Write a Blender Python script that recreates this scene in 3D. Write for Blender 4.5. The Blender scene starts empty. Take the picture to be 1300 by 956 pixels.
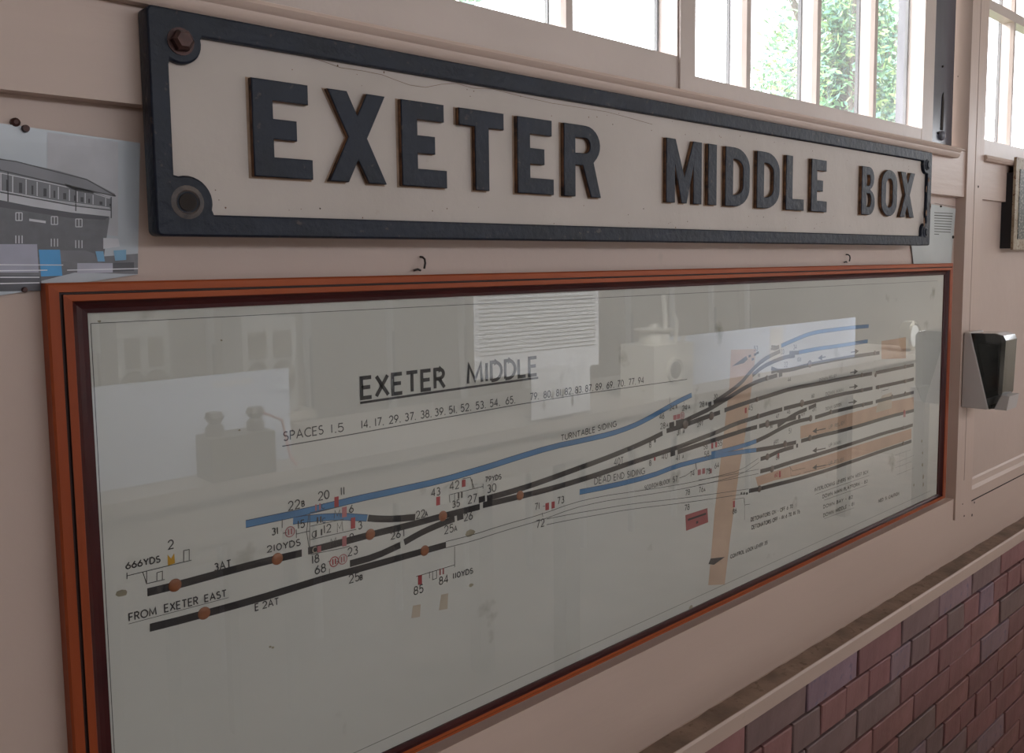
import bpy, bmesh, math, random
from mathutils import Vector, Matrix
random.seed(7)
sc = bpy.context.scene
COL = sc.collection

# ------------------------------------------------------------------ camera
FPX = 1100.0; PCX, PCY = 650.0, 433.0; DIST = 0.8719; CAMZ = 1.6
def _cam():
    v1 = Vector((1848-PCX, 320-PCY, FPX))
    vx = 792-PCX; vy = -(vx*v1.x+FPX*FPX)/v1.y
    v2 = Vector((vx, vy, FPX))
    xw = v1.normalized(); dn = v2.normalized(); n = xw.cross(dn)
    if n.z < 0: n = -n
    return Matrix((xw, n, -dn))          # rows: world axes in camera coordinates (x right, y down, z forward)
RW = _cam()
CAM = Vector((0, -DIST, CAMZ))
cam_data = bpy.data.cameras.new('camera'); cam = bpy.data.objects.new('camera', cam_data); COL.objects.link(cam)
cr, cd, cf = [RW @ Vector(v) for v in ((1,0,0),(0,1,0),(0,0,1))]
cam.matrix_world = Matrix(((cr.x,-cd.x,-cf.x,CAM.x),(cr.y,-cd.y,-cf.y,CAM.y),(cr.z,-cd.z,-cf.z,CAM.z),(0,0,0,1)))
cam_data.sensor_width = 36; cam_data.lens = FPX/1300*36; cam_data.shift_y = -45/1300
cam_data.clip_start = 0.02; cam_data.clip_end = 200
sc.camera = cam

# ------------------------------------------------------------------ world, exposure
SKY = 14.0
w = bpy.data.worlds.new('sky'); sc.world = w; w.use_nodes = True
nt = w.node_tree; nt.nodes.clear()
o_ = nt.nodes.new('ShaderNodeOutputWorld'); b_ = nt.nodes.new('ShaderNodeBackground')
tc = nt.nodes.new('ShaderNodeTexCoord'); nz = nt.nodes.new('ShaderNodeTexNoise'); nz.inputs['Scale'].default_value = 2.0
cr_ = nt.nodes.new('ShaderNodeValToRGB')
cr_.color_ramp.elements[0].color = (.84,.90,1,1); cr_.color_ramp.elements[1].color = (1,1,1,1)
nt.links.new(tc.outputs['Generated'], nz.inputs['Vector']); nt.links.new(nz.outputs['Fac'], cr_.inputs['Fac'])
nt.links.new(cr_.outputs['Color'], b_.inputs['Color']); b_.inputs['Strength'].default_value = SKY
nt.links.new(b_.outputs[0], o_.inputs[0])
sc.view_settings.view_transform = 'Standard'; sc.view_settings.look = 'None'
sc.view_settings.exposure = -1.0; sc.view_settings.gamma = 1.0; sc.view_settings.use_curve_mapping = False
sun_l = bpy.data.lights.new('hazy_sun', 'SUN'); sun_l.energy = 20; sun_l.angle = math.radians(20); sun_l.color = (1,.97,.93)
sun = bpy.data.objects.new('hazy_sun', sun_l); COL.objects.link(sun)
sun.rotation_euler = Vector((.35,-.75,-.60)).to_track_quat('-Z','Y').to_euler()
def portal(name, loc, rot, sx, sy):
    l = bpy.data.lights.new(name, 'AREA'); l.shape = 'RECTANGLE'; l.size = sx; l.size_y = sy
    l.cycles.is_portal = True
    o = bpy.data.objects.new(name, l); o.location = loc; o.rotation_euler = rot; COL.objects.link(o)
portal('daylight_portal_back', (2.7,-3.62,2.435), (math.pi/2,0,0), 8.2, .38)
portal('daylight_portal_front', (3.0,.12,2.3), (-math.pi/2,0,0), 7.6, .85)
portal('daylight_portal_side', (7.12,-1.8,2.45), (0,math.pi/2,0), .32, 3.4)

# ------------------------------------------------------------------ helpers
def at(px, py, Y=0.0):
    """point on the plane y=Y of the wall, from its measured direction"""
    r = RW @ Vector((px-PCX, py-PCY, FPX)); t = (Y-CAM.y)/r.y
    return CAM + r*t
def link(o, parent=None):
    COL.objects.link(o)
    if parent is not None: o.parent = parent
    return o
def tag(o, label=None, cat=None, group=None, kind=None):
    if label: o['label'] = label
    if cat: o['category'] = cat
    if group: o['group'] = group
    if kind: o['kind'] = kind
    return o
def empty(name, loc=(0,0,0), label=None, cat=None, group=None, kind=None):
    o = bpy.data.objects.new(name, None); o.empty_display_size = .05
    o.location = loc; COL.objects.link(o); return tag(o, label, cat, group, kind)
def part(name, bm, mats, parent=None, smooth=False, bevel=0, seg=2):
    me = bpy.data.meshes.new(name)
    if bevel:
        bmesh.ops.bevel(bm, geom=[e for e in bm.edges if len(e.link_faces)==2 and e.calc_face_angle(0) > .5], offset=bevel, segments=seg, affect='EDGES', profile=.5)
    bm.normal_update(); bm.to_mesh(me); bm.free()
    for m in (mats if isinstance(mats,(list,tuple)) else [mats]): me.materials.append(m)
    if smooth:
        for p in me.polygons: p.use_smooth = True
        try: me.set_sharp_from_angle(angle=.7)
        except Exception: pass
    o = bpy.data.objects.new(name, me)
    link(o, parent)
    if parent is not None and parent.type == 'EMPTY':      # keep authored world coordinates
        o.matrix_parent_inverse = Matrix.Translation(-Vector(parent.location))
    return o
def box(bm, x0,x1,y0,y1,z0,z1, mi=0):
    vs = [bm.verts.new((x,y,z)) for z in (z0,z1) for x,y in ((x0,y0),(x1,y0),(x1,y1),(x0,y1))]
    for f in ((3,2,1,0),(4,5,6,7),(0,1,5,4),(1,2,6,5),(2,3,7,6),(3,0,4,7)):
        fc = bm.faces.new([vs[i] for i in f]); fc.material_index = mi
    return vs
def bx(*a):
    bm = bmesh.new(); box(bm, *a); return bm
def lathe(bm, prof, c, axis='z', n=20, mi=0):
    """prof: (radius, height) pairs; axis z, or y (towards the room = -y)"""
    rings = []
    for r, h in prof:
        ring = []
        for i in range(n):
            a = 2*math.pi*i/n; u, v = r*math.cos(a), r*math.sin(a)
            p = (c[0]+u, c[1]+v, c[2]+h) if axis=='z' else (c[0]+u, c[1]-h, c[2]+v) if axis=='y' else (c[0]+h, c[1]+u, c[2]+v)
            ring.append(bm.verts.new(p))
        rings.append(ring)
    for a, b in zip(rings, rings[1:]):
        for i in range(n):
            f = bm.faces.new((a[i], a[(i+1)%n], b[(i+1)%n], b[i])); f.material_index = mi
    f = bm.faces.new(rings[-1]); f.material_index = mi
    f = bm.faces.new(rings[0][::-1]); f.material_index = mi
    bmesh.ops.recalc_face_normals(bm, faces=bm.faces[:])
def tube(bm, pts, r, n=8):
    pts = [Vector(p) for p in pts]; rings = []
    for i, p in enumerate(pts):
        d = (pts[min(i+1,len(pts)-1)]-pts[max(i-1,0)]).normalized()
        a = d.orthogonal().normalized() if not rings else (pa - d*pa.dot(d)).normalized()
        pa = a; b = d.cross(a)
        rings.append([bm.verts.new(p+(a*math.cos(2*math.pi*k/n)+b*math.sin(2*math.pi*k/n))*r) for k in range(n)])
    for a, b in zip(rings, rings[1:]):
        for i in range(n): bm.faces.new((a[i], a[(i+1)%n], b[(i+1)%n], b[i]))
    bm.faces.new(rings[0][::-1]); bm.faces.new(rings[-1])
    bmesh.ops.recalc_face_normals(bm, faces=bm.faces[:])
def prism_x(bm, prof, x0, x1, mi=0):
    """prof: (y,z) outline swept along x"""
    a = [bm.verts.new((x0,y,z)) for y,z in prof]; b = [bm.verts.new((x1,y,z)) for y,z in prof]; n = len(prof)
    for i in range(n): bm.faces.new((a[i],a[(i+1)%n],b[(i+1)%n],b[i])).material_index = mi
    bm.faces.new(a[::-1]).material_index = mi; bm.faces.new(b).material_index = mi
    bmesh.ops.recalc_face_normals(bm, faces=bm.faces[:])

# ------------------------------------------------------------------ materials
def s2l(c):
    return tuple(((v/255)/12.92 if v/255 <= .04045 else ((v/255+.055)/1.055)**2.4) for v in c)
def mat(name, col, rough=.5, var=.12, scale=8.0, col2=None, spots=None, bump=0.0, bscale=60.0, metallic=0.0, stretch=None, coat=0.0, spec=.5, thr=.62):
    m = bpy.data.materials.new(name); m.use_nodes = True; nt = m.node_tree
    bs = nt.nodes['Principled BSDF']; bs.inputs['Roughness'].default_value = rough; bs.inputs['Metallic'].default_value = metallic
    bs.inputs['Specular IOR Level'].default_value = spec
    if coat: bs.inputs['Coat Weight'].default_value = coat; bs.inputs['Coat Roughness'].default_value = .15
    tc = nt.nodes.new('ShaderNodeTexCoord'); mp = nt.nodes.new('ShaderNodeMapping')
    nt.links.new(tc.outputs['Object'], mp.inputs['Vector'])
    if stretch: mp.inputs['Scale'].default_value = stretch
    n1 = nt.nodes.new('ShaderNodeTexNoise'); n1.inputs['Scale'].default_value = scale; n1.inputs['Detail'].default_value = 6
    nt.links.new(mp.outputs[0], n1.inputs['Vector'])
    ramp = nt.nodes.new('ShaderNodeValToRGB'); nt.links.new(n1.outputs['Fac'], ramp.inputs['Fac'])
    c2 = col2 or tuple(v*(1-var*2) for v in col)
    ramp.color_ramp.elements[0].position = .3; ramp.color_ramp.elements[1].position = .7
    ramp.color_ramp.elements[0].color = (*c2,1); ramp.color_ramp.elements[1].color = (*col,1)
    out = ramp.outputs['Color']
    if spots:
        n2 = nt.nodes.new('ShaderNodeTexNoise'); n2.inputs['Scale'].default_value = scale*5; n2.inputs['Detail'].default_value = 4
        nt.links.new(tc.outputs['Object'], n2.inputs['Vector'])
        r2 = nt.nodes.new('ShaderNodeValToRGB'); r2.color_ramp.elements[0].position = thr; r2.color_ramp.elements[1].position = thr+.1
        nt.links.new(n2.outputs['Fac'], r2.inputs['Fac'])
        mx = nt.nodes.new('ShaderNodeMix'); mx.data_type = 'RGBA'
        nt.links.new(r2.outputs['Color'], mx.inputs[0]); nt.links.new(out, mx.inputs[6]); mx.inputs[7].default_value = (*spots,1)
        out = mx.outputs[2]
    nt.links.new(out, bs.inputs['Base Color'])
    if bump:
        n3 = nt.nodes.new('ShaderNodeTexNoise'); n3.inputs['Scale'].default_value = bscale; n3.inputs['Detail'].default_value = 5
        nt.links.new(mp.outputs[0], n3.inputs['Vector'])
        bp = nt.nodes.new('ShaderNodeBump'); bp.inputs['Strength'].default_value = bump; bp.inputs['Distance'].default_value = .004
        nt.links.new(n3.outputs['Fac'], bp.inputs['Height']); nt.links.new(bp.outputs[0], bs.inputs['Normal'])
    return m
PAINT = (.58,.44,.38)
paint = mat('cream_gloss_paint', PAINT, .38, .05, 3, spots=(.42,.33,.28), thr=.70, bump=.12, bscale=30, stretch=(.4,1,3))
paint_v = mat('cream_gloss_paint_upright', PAINT, .38, .05, 3, spots=(.42,.33,.28), thr=.72, bump=.12, bscale=30, stretch=(3,1,.4))
panelp = mat('cream_panel_paint', (.56,.43,.375), .42, .05, 2, spots=(.40,.32,.28), thr=.74, bump=.2, bscale=25)
sashp = mat('pale_sash_paint', (.60,.50,.46), .35, .05, 4, spots=(.42,.36,.33), thr=.72, bump=.2, bscale=40)
ledge_dirt = mat('dusty_bare_wood', (.30,.20,.15), .8, .25, 14, spots=(.16,.10,.07), thr=.6, bump=.5)
darkpaint = mat('dark_slate_paint', (.035,.035,.05), .22, .3, 5, col2=(.10,.10,.13), bump=.4, bscale=14, stretch=(1,1,.2))
gapm = mat('dark_gap', (.03,.022,.02), .9)
mortar = mat('dark_mortar', (.06,.03,.032), .95, .2, 40, bump=.6)
def brickmat(i, c): return mat('maroon_brick_%d'%i, c, .55, .16, 9, bump=.5, bscale=40, spots=(.20,.15,.22) if i in (1,4) else None, thr=.58)
bricks_m = [brickmat(0,(0.336,0.154,0.161)), brickmat(1,(0.336,0.217,0.252)), brickmat(2,(0.294,0.140,0.147)), brickmat(3,(0.350,0.168,0.168)), brickmat(4,(0.322,0.210,0.266)), brickmat(5,(0.266,0.168,0.175)), brickmat(6,(.255,.165,.165))]
navy = mat('navy_black_iron_paint', (.008,.013,.030), .42, .25, 20, spots=(.06,.045,.045), thr=.66, bump=.35, bscale=90, spec=.3)
signcream = mat('aged_sign_cream', (.53,.465,.43), .5, .06, 6, col2=(.47,.41,.375), spots=(.40,.30,.24), thr=.74, bump=.25, bscale=40)
rust = mat('rust_brown_edge', (.26,.125,.06), .8, .3, 70, col2=(.035,.022,.020), bump=.5)
ruststain = mat('rust_stain', (.42,.29,.21), .7, .2, 50)
ironbolt = mat('rusty_iron_bolt', (.09,.04,.035), .45, .3, 80, bump=.5, metallic=.4)
orange_w = mat('orange_mahogany', (.37,.080,.022), .45, .25, 12, col2=(.30,.058,.015), stretch=(.3,1,3), bump=.15, bscale=60, spec=.25)
orange_wv = mat('orange_mahogany_upright', (.30,.058,.017), .45, .25, 12, col2=(.24,.045,.012), stretch=(3,1,.3), bump=.15, bscale=60, spec=.25)
maroon_w = mat('dark_maroon_wood', (.060,.010,.010), .32, .25, 12, col2=(.035,.006,.008), spec=.25)
groove_w = mat('groove_dark', (.03,.008,.006), .6)
paper = mat('aged_paper', (.58,.58,.545), .75, .04, 2.2, col2=(.53,.525,.485), spots=(.27,.26,.215), thr=.66, bump=.06, bscale=10)
ink = mat('black_ink', (.014,.014,.018), .5, .1)
ink_thin = mat('thin_ink', (.05,.05,.048), .6, .1)
ink_faint = mat('faded_ink', (.14,.14,.13), .6, .1)
blue = mat('blue_ink', (.065,.21,.42), .6, .12, 20)
blue_edge = mat('blue_edge', (.03,.07,.14), .6)
red = mat('red_ink', (.36,.03,.04), .6, .1)
pink = mat('pink_ink', (.42,.15,.16), .6, .1)
pinkl = mat('pink_label', (.34,.08,.085), .6, .1)
yellow = mat('yellow_ink', (.55,.30,.02), .6, .1)
tape = mat('yellowed_tape', (.52,.37,.27), .6, .08, 20, col2=(.46,.33,.24))
tape_pale = mat('pale_tape', (.50,.43,.34), .6, .1, 20)
peach = mat('peach_wash_and_reflection', (.52,.35,.25), .7, .08, 20)
copper = mat('copper_stud', (.26,.085,.03), .42, .2, 60, metallic=.2)
bronze = mat('dull_bronze_stud', (.075,.05,.042), .45, .2, 60)
wirem = mat('dark_wire', (.03,.022,.02), .5)
white_pl = mat('white_plastic', (.50,.46,.45), .3, .03)
metal_gate = mat('steel_grey', (.25,.26,.28), .35, .1, metallic=.6)
def glass_mat(name, rough=.0, tint=(1,1,1), dirt=0.0, gain=1.0, ior=1.5):
    m = bpy.data.materials.new(name); m.use_nodes = True; nt = m.node_tree; nt.nodes.remove(nt.nodes['Principled BSDF'])
    out = nt.nodes['Material Output']
    tr = nt.nodes.new('ShaderNodeBsdfTransparent'); tr.inputs[0].default_value = (*tint,1)
    gl = nt.nodes.new('ShaderNodeBsdfGlossy'); gl.inputs['Roughness'].default_value = rough
    fr = nt.nodes.new('ShaderNodeFresnel'); fr.inputs[0].default_value = ior
    mu = nt.nodes.new('ShaderNodeMath'); mu.operation = 'MULTIPLY'; mu.inputs[1].default_value = gain; mu.use_clamp = True
    nt.links.new(fr.outputs[0], mu.inputs[0])
    ge = nt.nodes.new('ShaderNodeNewGeometry'); sb = nt.nodes.new('ShaderNodeMath'); sb.operation = 'SUBTRACT'; sb.inputs[0].default_value = 1.0
    m3 = nt.nodes.new('ShaderNodeMath'); m3.operation = 'MULTIPLY'      # thin sheet: both surfaces' reflection is carried by the outer face
    nt.links.new(ge.outputs['Backfacing'], sb.inputs[1]); nt.links.new(mu.outputs[0], m3.inputs[0]); nt.links.new(sb.outputs[0], m3.inputs[1])
    mx = nt.nodes.new('ShaderNodeMixShader'); nt.links.new(m3.outputs[0], mx.inputs[0]); nt.links.new(tr.outputs[0], mx.inputs[1]); nt.links.new(gl.outputs[0], mx.inputs[2])
    res = mx.outputs[0]
    if dirt:
        df = nt.nodes.new('ShaderNodeBsdfTranslucent'); df.inputs[0].default_value = (.85,.88,.9,1)
        tc = nt.nodes.new('ShaderNodeTexCoord'); mp = nt.nodes.new('ShaderNodeMapping'); mp.inputs['Scale'].default_value = (60,1,6)
        nz = nt.nodes.new('ShaderNodeTexNoise'); nz.inputs['Scale'].default_value = 1.0; nz.inputs['Detail'].default_value = 5
        rp = nt.nodes.new('ShaderNodeMapRange'); rp.inputs['From Min'].default_value = .3; rp.inputs['From Max'].default_value = .75
        rp.inputs['To Min'].default_value = dirt*.5; rp.inputs['To Max'].default_value = dirt*1.5
        nt.links.new(tc.outputs['Object'], mp.inputs[0]); nt.links.new(mp.outputs[0], nz.inputs['Vector']); nt.links.new(nz.outputs['Fac'], rp.inputs['Value'])
        m2 = nt.nodes.new('ShaderNodeMixShader'); nt.links.new(rp.outputs[0], m2.inputs[0]); nt.links.new(res, m2.inputs[1]); nt.links.new(df.outputs[0], m2.inputs[2]); res = m2.outputs[0]
    nt.links.new(res, out.inputs['Surface'])
    return m
glass_frame = glass_mat('picture_glass', .0, gain=1.9)
glass_win = glass_mat('window_glass', .02, dirt=.03)
glass_smoke = glass_mat('smoked_plastic', .08, tint=(.22,.24,.25), gain=1.6)
lam_glass = glass_mat('laminate_gloss', .03, gain=.5)

# ================================================================== SETTING
XL, XR = -1.6, 7.0
YB = -3.6; ZC = 2.95
WD = .12        # wall depth outwards
def structure(name, bm, m, **k):
    return tag(part(name, bm, m, None, **k), kind='structure')
structure('floor', bx(XL-.1, XR+.1, YB-.1, WD, -.06, 0), mat('lino_floor', (.50,.42,.36), .5, .2, 6))
structure('ceiling', bx(XL-.1, XR+.1, YB-.1, WD, ZC, ZC+.06), mat('ceiling_boards', (.62,.56,.50), .6, .06))

wall = empty('wall_front', (0,.02,0), kind='structure')
# lower brickwork ---------------------------------------------------
ZT = .79; ZB = .757
BY = -.032
part('mortar_backing', bx(XL, XR, BY+.012, WD, 0, ZB), mortar, wall)
J0 = at(1026,851.5,BY).x; J5 = at(1273,693,BY).x; BL = (J5-J0)/5; CH = BL/3.02
protos = {}
def brick_mesh(kind, mi, v):
    key = (kind, mi, v)
    if key not in protos:
        bm = bmesh.new(); L = {'s':BL,'h':BL/2}[kind]-.007; H = CH-.007
        box(bm, 0, L, 0, .03, 0, H)
        rnd = random.Random(str(key))
        for vv in bm.verts:
            vv.co += Vector((rnd.uniform(-.0012,.0012), rnd.uniform(-.002,.001) if vv.co.y<.01 else 0, rnd.uniform(-.001,.001)))
        bmesh.ops.bevel(bm, geom=[e for e in bm.edges if all(q.co.y < .01 for q in e.verts)], offset=.0022, segments=1, affect='EDGES')
        me = bpy.data.meshes.new('brick'); bm.normal_update(); bm.to_mesh(me); bm.free(); me.materials.append(bricks_m[mi]); protos[key] = me
    return protos[key]
rb = random.Random(3)
def put_brick(kind, x, z):
    me = brick_mesh(kind, rb.choice([0,0,1,2,2,3,3,4,5,6]), rb.randint(0,2))
    o = bpy.data.objects.new('brick', me); o.location = (x+.0035, BY+rb.uniform(0,.003)-.02, z); link(o, wall)
nrow = int(ZB/CH)+1
for r in range(nrow):
    z = ZB-.002-(r+1)*CH + (.0 if r else 0)
    if z < 0: break
    x = J0 - 3*BL
    if r % 4 == 1:                       # header course
        x = J0 - 3*BL + BL*.27
        while x < 3.7:
            put_brick('h', x, z); x += BL/2
    else:
        if r % 2 == 1: x += BL*.38
        elif r % 4 == 2: x += BL*.02
        while x < 3.7:
            put_brick('s', x, z); x += BL
# timber framing of the wall above the bricks -----------------------
PY = .020       # recessed panel plane
PX0, PX1 = 2.402, 2.516
part('bottom_rail', bx(XL, XR, 0, .10, ZT-.033, .958), paint, wall)
jx = at(1165,320,PY).x
part('panel_board', bx(XL, jx-.003, PY, .05, .958, 1.757), panelp, wall)
part('panel_board', bx(jx+.003, PX0, PY+.001, .05, .958, 1.757), panelp, wall)
part('panel_board', bx(PX1, XR, PY-.006, .05, .958, 1.757), panelp, wall)
part('panel_backing', bx(XL, XR, .052, WD-.02, .958, 1.757), gapm, wall)
part('upper_rail', bx(XL, PX0, 0, .10, 1.757, 1.872), paint, wall, bevel=.002)
part('upper_rail', bx(PX1, XR, .003, .10, 1.757, 1.872), paint, wall, bevel=.002)
bm = bmesh.new(); box(bm, PX0, PX1, -.005, .11, .90, ZC)
post = part('post', bm, paint_v, wall, bevel=.003)
bm = bmesh.new(); box(bm, 2.455, 2.458, -.0056, -.004, 1.0, 2.9); part('post_crack', bm, mat('paint_crack',(.47,.35,.30),.6), wall)
# stained, scratched screw holes on post and rail
bm = bmesh.new()
for px_, py_, s in ((1242,237,.0035),(1224,655,.003),(1234,654,.004),(1237,638,.003),(1222,640,.002),(1216,97,.002)):
    p = at(px_,py_,-.0055); lathe(bm, [(s,0),(s*.8,.0006)], p, 'y', 8)
part('screw_hole', bm, gapm, wall)['kind'] = 'stuff'
# moulding under right-hand panel
bm = bmesh.new(); prism_x(bm, [(PY-.006,.958),(PY-.006,.985),(PY-.011,.981),(.006,.966),(0,.958)], PX1, XR); part('panel_moulding', bm, paint, wall)
bm = bmesh.new(); box(bm, PX1-.01, XR, -.0008, .002, .926, .929); part('rail_joint', bm, gapm, wall)
part('header_beam', bx(XL, XR, 0, WD, 2.74, ZC), sashp, wall)

# ledge (trim) -------------------------------------------------------
LY = -.047
bm = bmesh.new(); n = 60
prof = [(LY,ZB+.001),(LY,ZT-.004),(LY+.003,ZT),(.0,ZT),(.0,ZB+.001)]
prism_x(bm, prof, XL, XR)
t1 = structure('trim_1', bm, paint)
bm = bmesh.new(); rr = random.Random(5)
N = 220; x0, x1 = .3, 4.2
for i in range(N):                        # worn bare strip along the top of the ledge, ragged towards the wall
    xa, xb = x0+(x1-x0)*i/N, x0+(x1-x0)*(i+1)/N
    if i == 0: ya = -.002
    yb = -.0015-abs(math.sin(i*.7)+math.sin(i*.23))*.0012-rr.random()*.0015
    vs = [bm.verts.new(p) for p in ((xa,LY+.004,ZT+.0006),(xb,LY+.004,ZT+.0006),(xb,yb,ZT+.0006),(xa,ya,ZT+.0006))]
    bm.faces.new(vs); ya = yb
part('dusty_ledge_top', bm, ledge_dirt, t1)
# sill moulding above the sign --------------------------------------
bm = bmesh.new()
pr = [(0,1.850),(-.012,1.850),(-.016,1.855),(-.016,1.862),(-.019,1.865),(-.021,1.869),(-.019,1.873),(-.014,1.875),(.03,1.875)]
prism_x(bm, pr+[(.03,1.85)], XL, at(1210,215,0).x)
structure('trim_2', bm, paint, smooth=True)
bm = bmesh.new(); prism_x(bm, [(.003,1.858),(-.010,1.858),(-.014,1.864),(-.010,1.872),(.03,1.876),(.03,1.858)], PX1, XR)
structure('trim_3', bm, paint, smooth=True)

# windows -------------------------------------------------------------
def window(n, x0, x1, yf, zs0, zs1, ztop, bars, stl, strr, transom=None, bw=.019):
    r = empty('window_%d'%n, ((x0+x1)/2, yf, zs0), kind='structure')
    part('sash_rail', bx(x0+stl-.001, x1-strr+.001, yf, yf+.045, zs0, zs1), sashp, r, bevel=.0015)
    part('sash_rail', bx(x0+stl-.001, x1-strr+.001, yf, yf+.045, ztop-.05, ztop), sashp, r, bevel=.0015)
    part('stile', bx(x0, x0+stl, yf-.0006, yf+.045, zs0, ztop), sashp, r, bevel=.0015)
    part('stile', bx(x1-strr, x1, yf-.0006, yf+.045, zs0, ztop), sashp, r, bevel=.0015)
    ed = [x0+stl]
    for b in bars:
        bm = bmesh.new()
        h = bw/2
        a = [bm.verts.new((b+dx, y, z)) for z in (zs1-.002, ztop-.048) for dx,y in ((-h*.75,yf+.003),(h*.75,yf+.003),(h,yf+.012),(h*.9,yf+.034),(-h*.9,yf+.034),(-h,yf+.012))]
        for i in range(6): bm.faces.new((a[i],a[(i+1)%6],a[6+(i+1)%6],a[6+i]))
        bm.faces.new(a[5::-1]); bm.faces.new(a[6:]); bmesh.ops.recalc_face_normals(bm, faces=bm.faces[:])
        part('glazing_bar', bm, sashp, r)
        ed += [b-.006, b+.006]
    ed.append(x1-strr)
    zz = [(zs1, ztop-.05)]
    if transom:
        part('transom_bar', bx(x0+stl-.002, x1-strr+.002, yf+.002, yf+.033, transom-.013, transom+.013), sashp, r, bevel=.003)
    for i in range(0, len(ed), 2):
        part('pane', bx(ed[i], ed[i+1], yf+.034, yf+.037, zs1-.004, ztop-.046), glass_win, r)
        bm = bmesh.new()
        for xx in (ed[i], ed[i+1]-.004): box(bm, xx, xx+.004, yf+.037, yf+.044, zs1, ztop-.05)
        part('putty_line', bm, mat('dark_putty',(.05,.05,.06),.7), r)
    return r
window(1, .0, 1.1805, .004, 1.874, at(863,72,.004).z, 2.745, [at(725,37,.004).x-.248*k for k in (0,1,2,3)], .05, .003)
window(2, 1.181, 2.187, 0, 1.874, 1.905, 2.745, [1.3875,1.6375,1.8845], .041, .061)
window(3, 2.516, 3.55, .012, 1.874, 1.919, 2.745, [2.775,3.03,3.285], .012, .05, transom=at(1275,14,.012).z)
window(4, 3.62, 6.9, .012, 1.874, 1.915, 2.745, [3.62+.3*k for k in range(1,11)], .05, .05)  # unseen window, added to light the objects mirrored in the glass
bm = bmesh.new(); box(bm, XL, 0, 0, .1, 1.872, 2.75); part('boarded_upper', bm, paint, wall)
bm = bmesh.new(); box(bm, 3.55, 3.62, 0, .1, 1.872, 2.75); part('post', bm, paint_v, wall)
# dark painted box post between window 2 and the cream post
xd0, xd1 = 2.187, at(1210,120,.026).x
dp = empty('trim_4', (2.24,.03,1.88), kind='structure')
part('dark_post_face', bx(xd0, xd1, .026, .09, 1.872, 2.745), darkpaint, dp, bevel=.003)
part('gap_pane', bx(xd1, PX0, .10, .103, 1.872, 2.745), glass_win, dp)
bm = bmesh.new(); prism_x(bm, [(.026,1.872),(.0,1.874),(.0,1.878),(.09,1.882),(.09,1.872)], xd0, PX0); part('sill_strip', bm, paint, dp)
# latch
lp = at(1199,172,.018)
latch = empty('sash_bolt', (lp.x,.026,lp.z), 'round headed iron sash bolt with dark slotted bar on dark post between windows', 'bolt')
bm = bmesh.new(); lathe(bm, [(.012,0),(.012,.004),(.009,.008),(.003,.010)], (lp.x,.026,lp.z), 'y', 20); part('bolt_head', bm, mat('worn_grey_paint',(.20,.20,.24),.3), latch, smooth=True)
bm = bmesh.new()
za, zb = lp.z+.014, at(1199,118,.024).z
prism = [(-.006,za),(.007,za),(.009,zb-.02),(.003,zb),(-.003,zb-.01)]
a = [bm.verts.new((lp.x+x,.0245,z)) for x,z in prism]; b = [bm.verts.new((lp.x+x,.027,z)) for x,z in prism]
for i in range(5): bm.faces.new((a[i],a[(i+1)%5],b[(i+1)%5],b[i]))
bm.faces.new(a); bm.faces.new(b); bmesh.ops.recalc_face_normals(bm, faces=bm.faces[:])
part('slot_bar', bm, gapm, latch)
bm = bmesh.new(); lathe(bm, [(.004,0),(.003,.003)], (lp.x-.02,.026,lp.z+.005), 'y', 10); part('screw', bm, gapm, latch); bm = bmesh.new(); lathe(bm, [(.003,0),(.002,.003)], (lp.x-.006,.026,at(1197,83,.02).z), 'y', 10); part('screw', bm, gapm, latch)

# other walls, out of view; openings sized for fill light on the front wall -----------------------------------------------------------
backp = mat('back_wall_paint', (.55,.50,.43), .6, .06)
wb = empty('wall_back', (2.7, YB, 0), kind='structure')
part('lower_wall', bx(XL, XR, YB-.1, YB, 0, 2.25), backp, wb)  # unseen back window strip, narrowed to weaken fill on the front wall
part('head_rail', bx(XL, XR, YB-.1, YB, 2.62, ZC), backp, wb)
for i in range(12):
    x = XL+.03+i*(XR-XL-.12)/11
    part('window_post', bx(x, x+.07, YB-.1, YB+.01, 2.25, 2.62), sashp, wb)
structure('wall_left', bx(XL-.1, XL, YB, 0, 0, ZC), backp)  # unseen; left without openings to darken the left end
wr = empty('wall_right', (XR, -1.8, 0), kind='structure')  # openings added here, out of view, to brighten the right side
part('lower_wall', bx(XR, XR+.1, YB, 0, 0, 2.3), backp, wr)
part('head_rail', bx(XR, XR+.1, YB, 0, 2.6, ZC), backp, wr)
for i in range(5): part('window_post', bx(XR, XR+.1, YB+i*.87, YB+i*.87+.08, 2.3, 2.6), sashp, wr)

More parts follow.
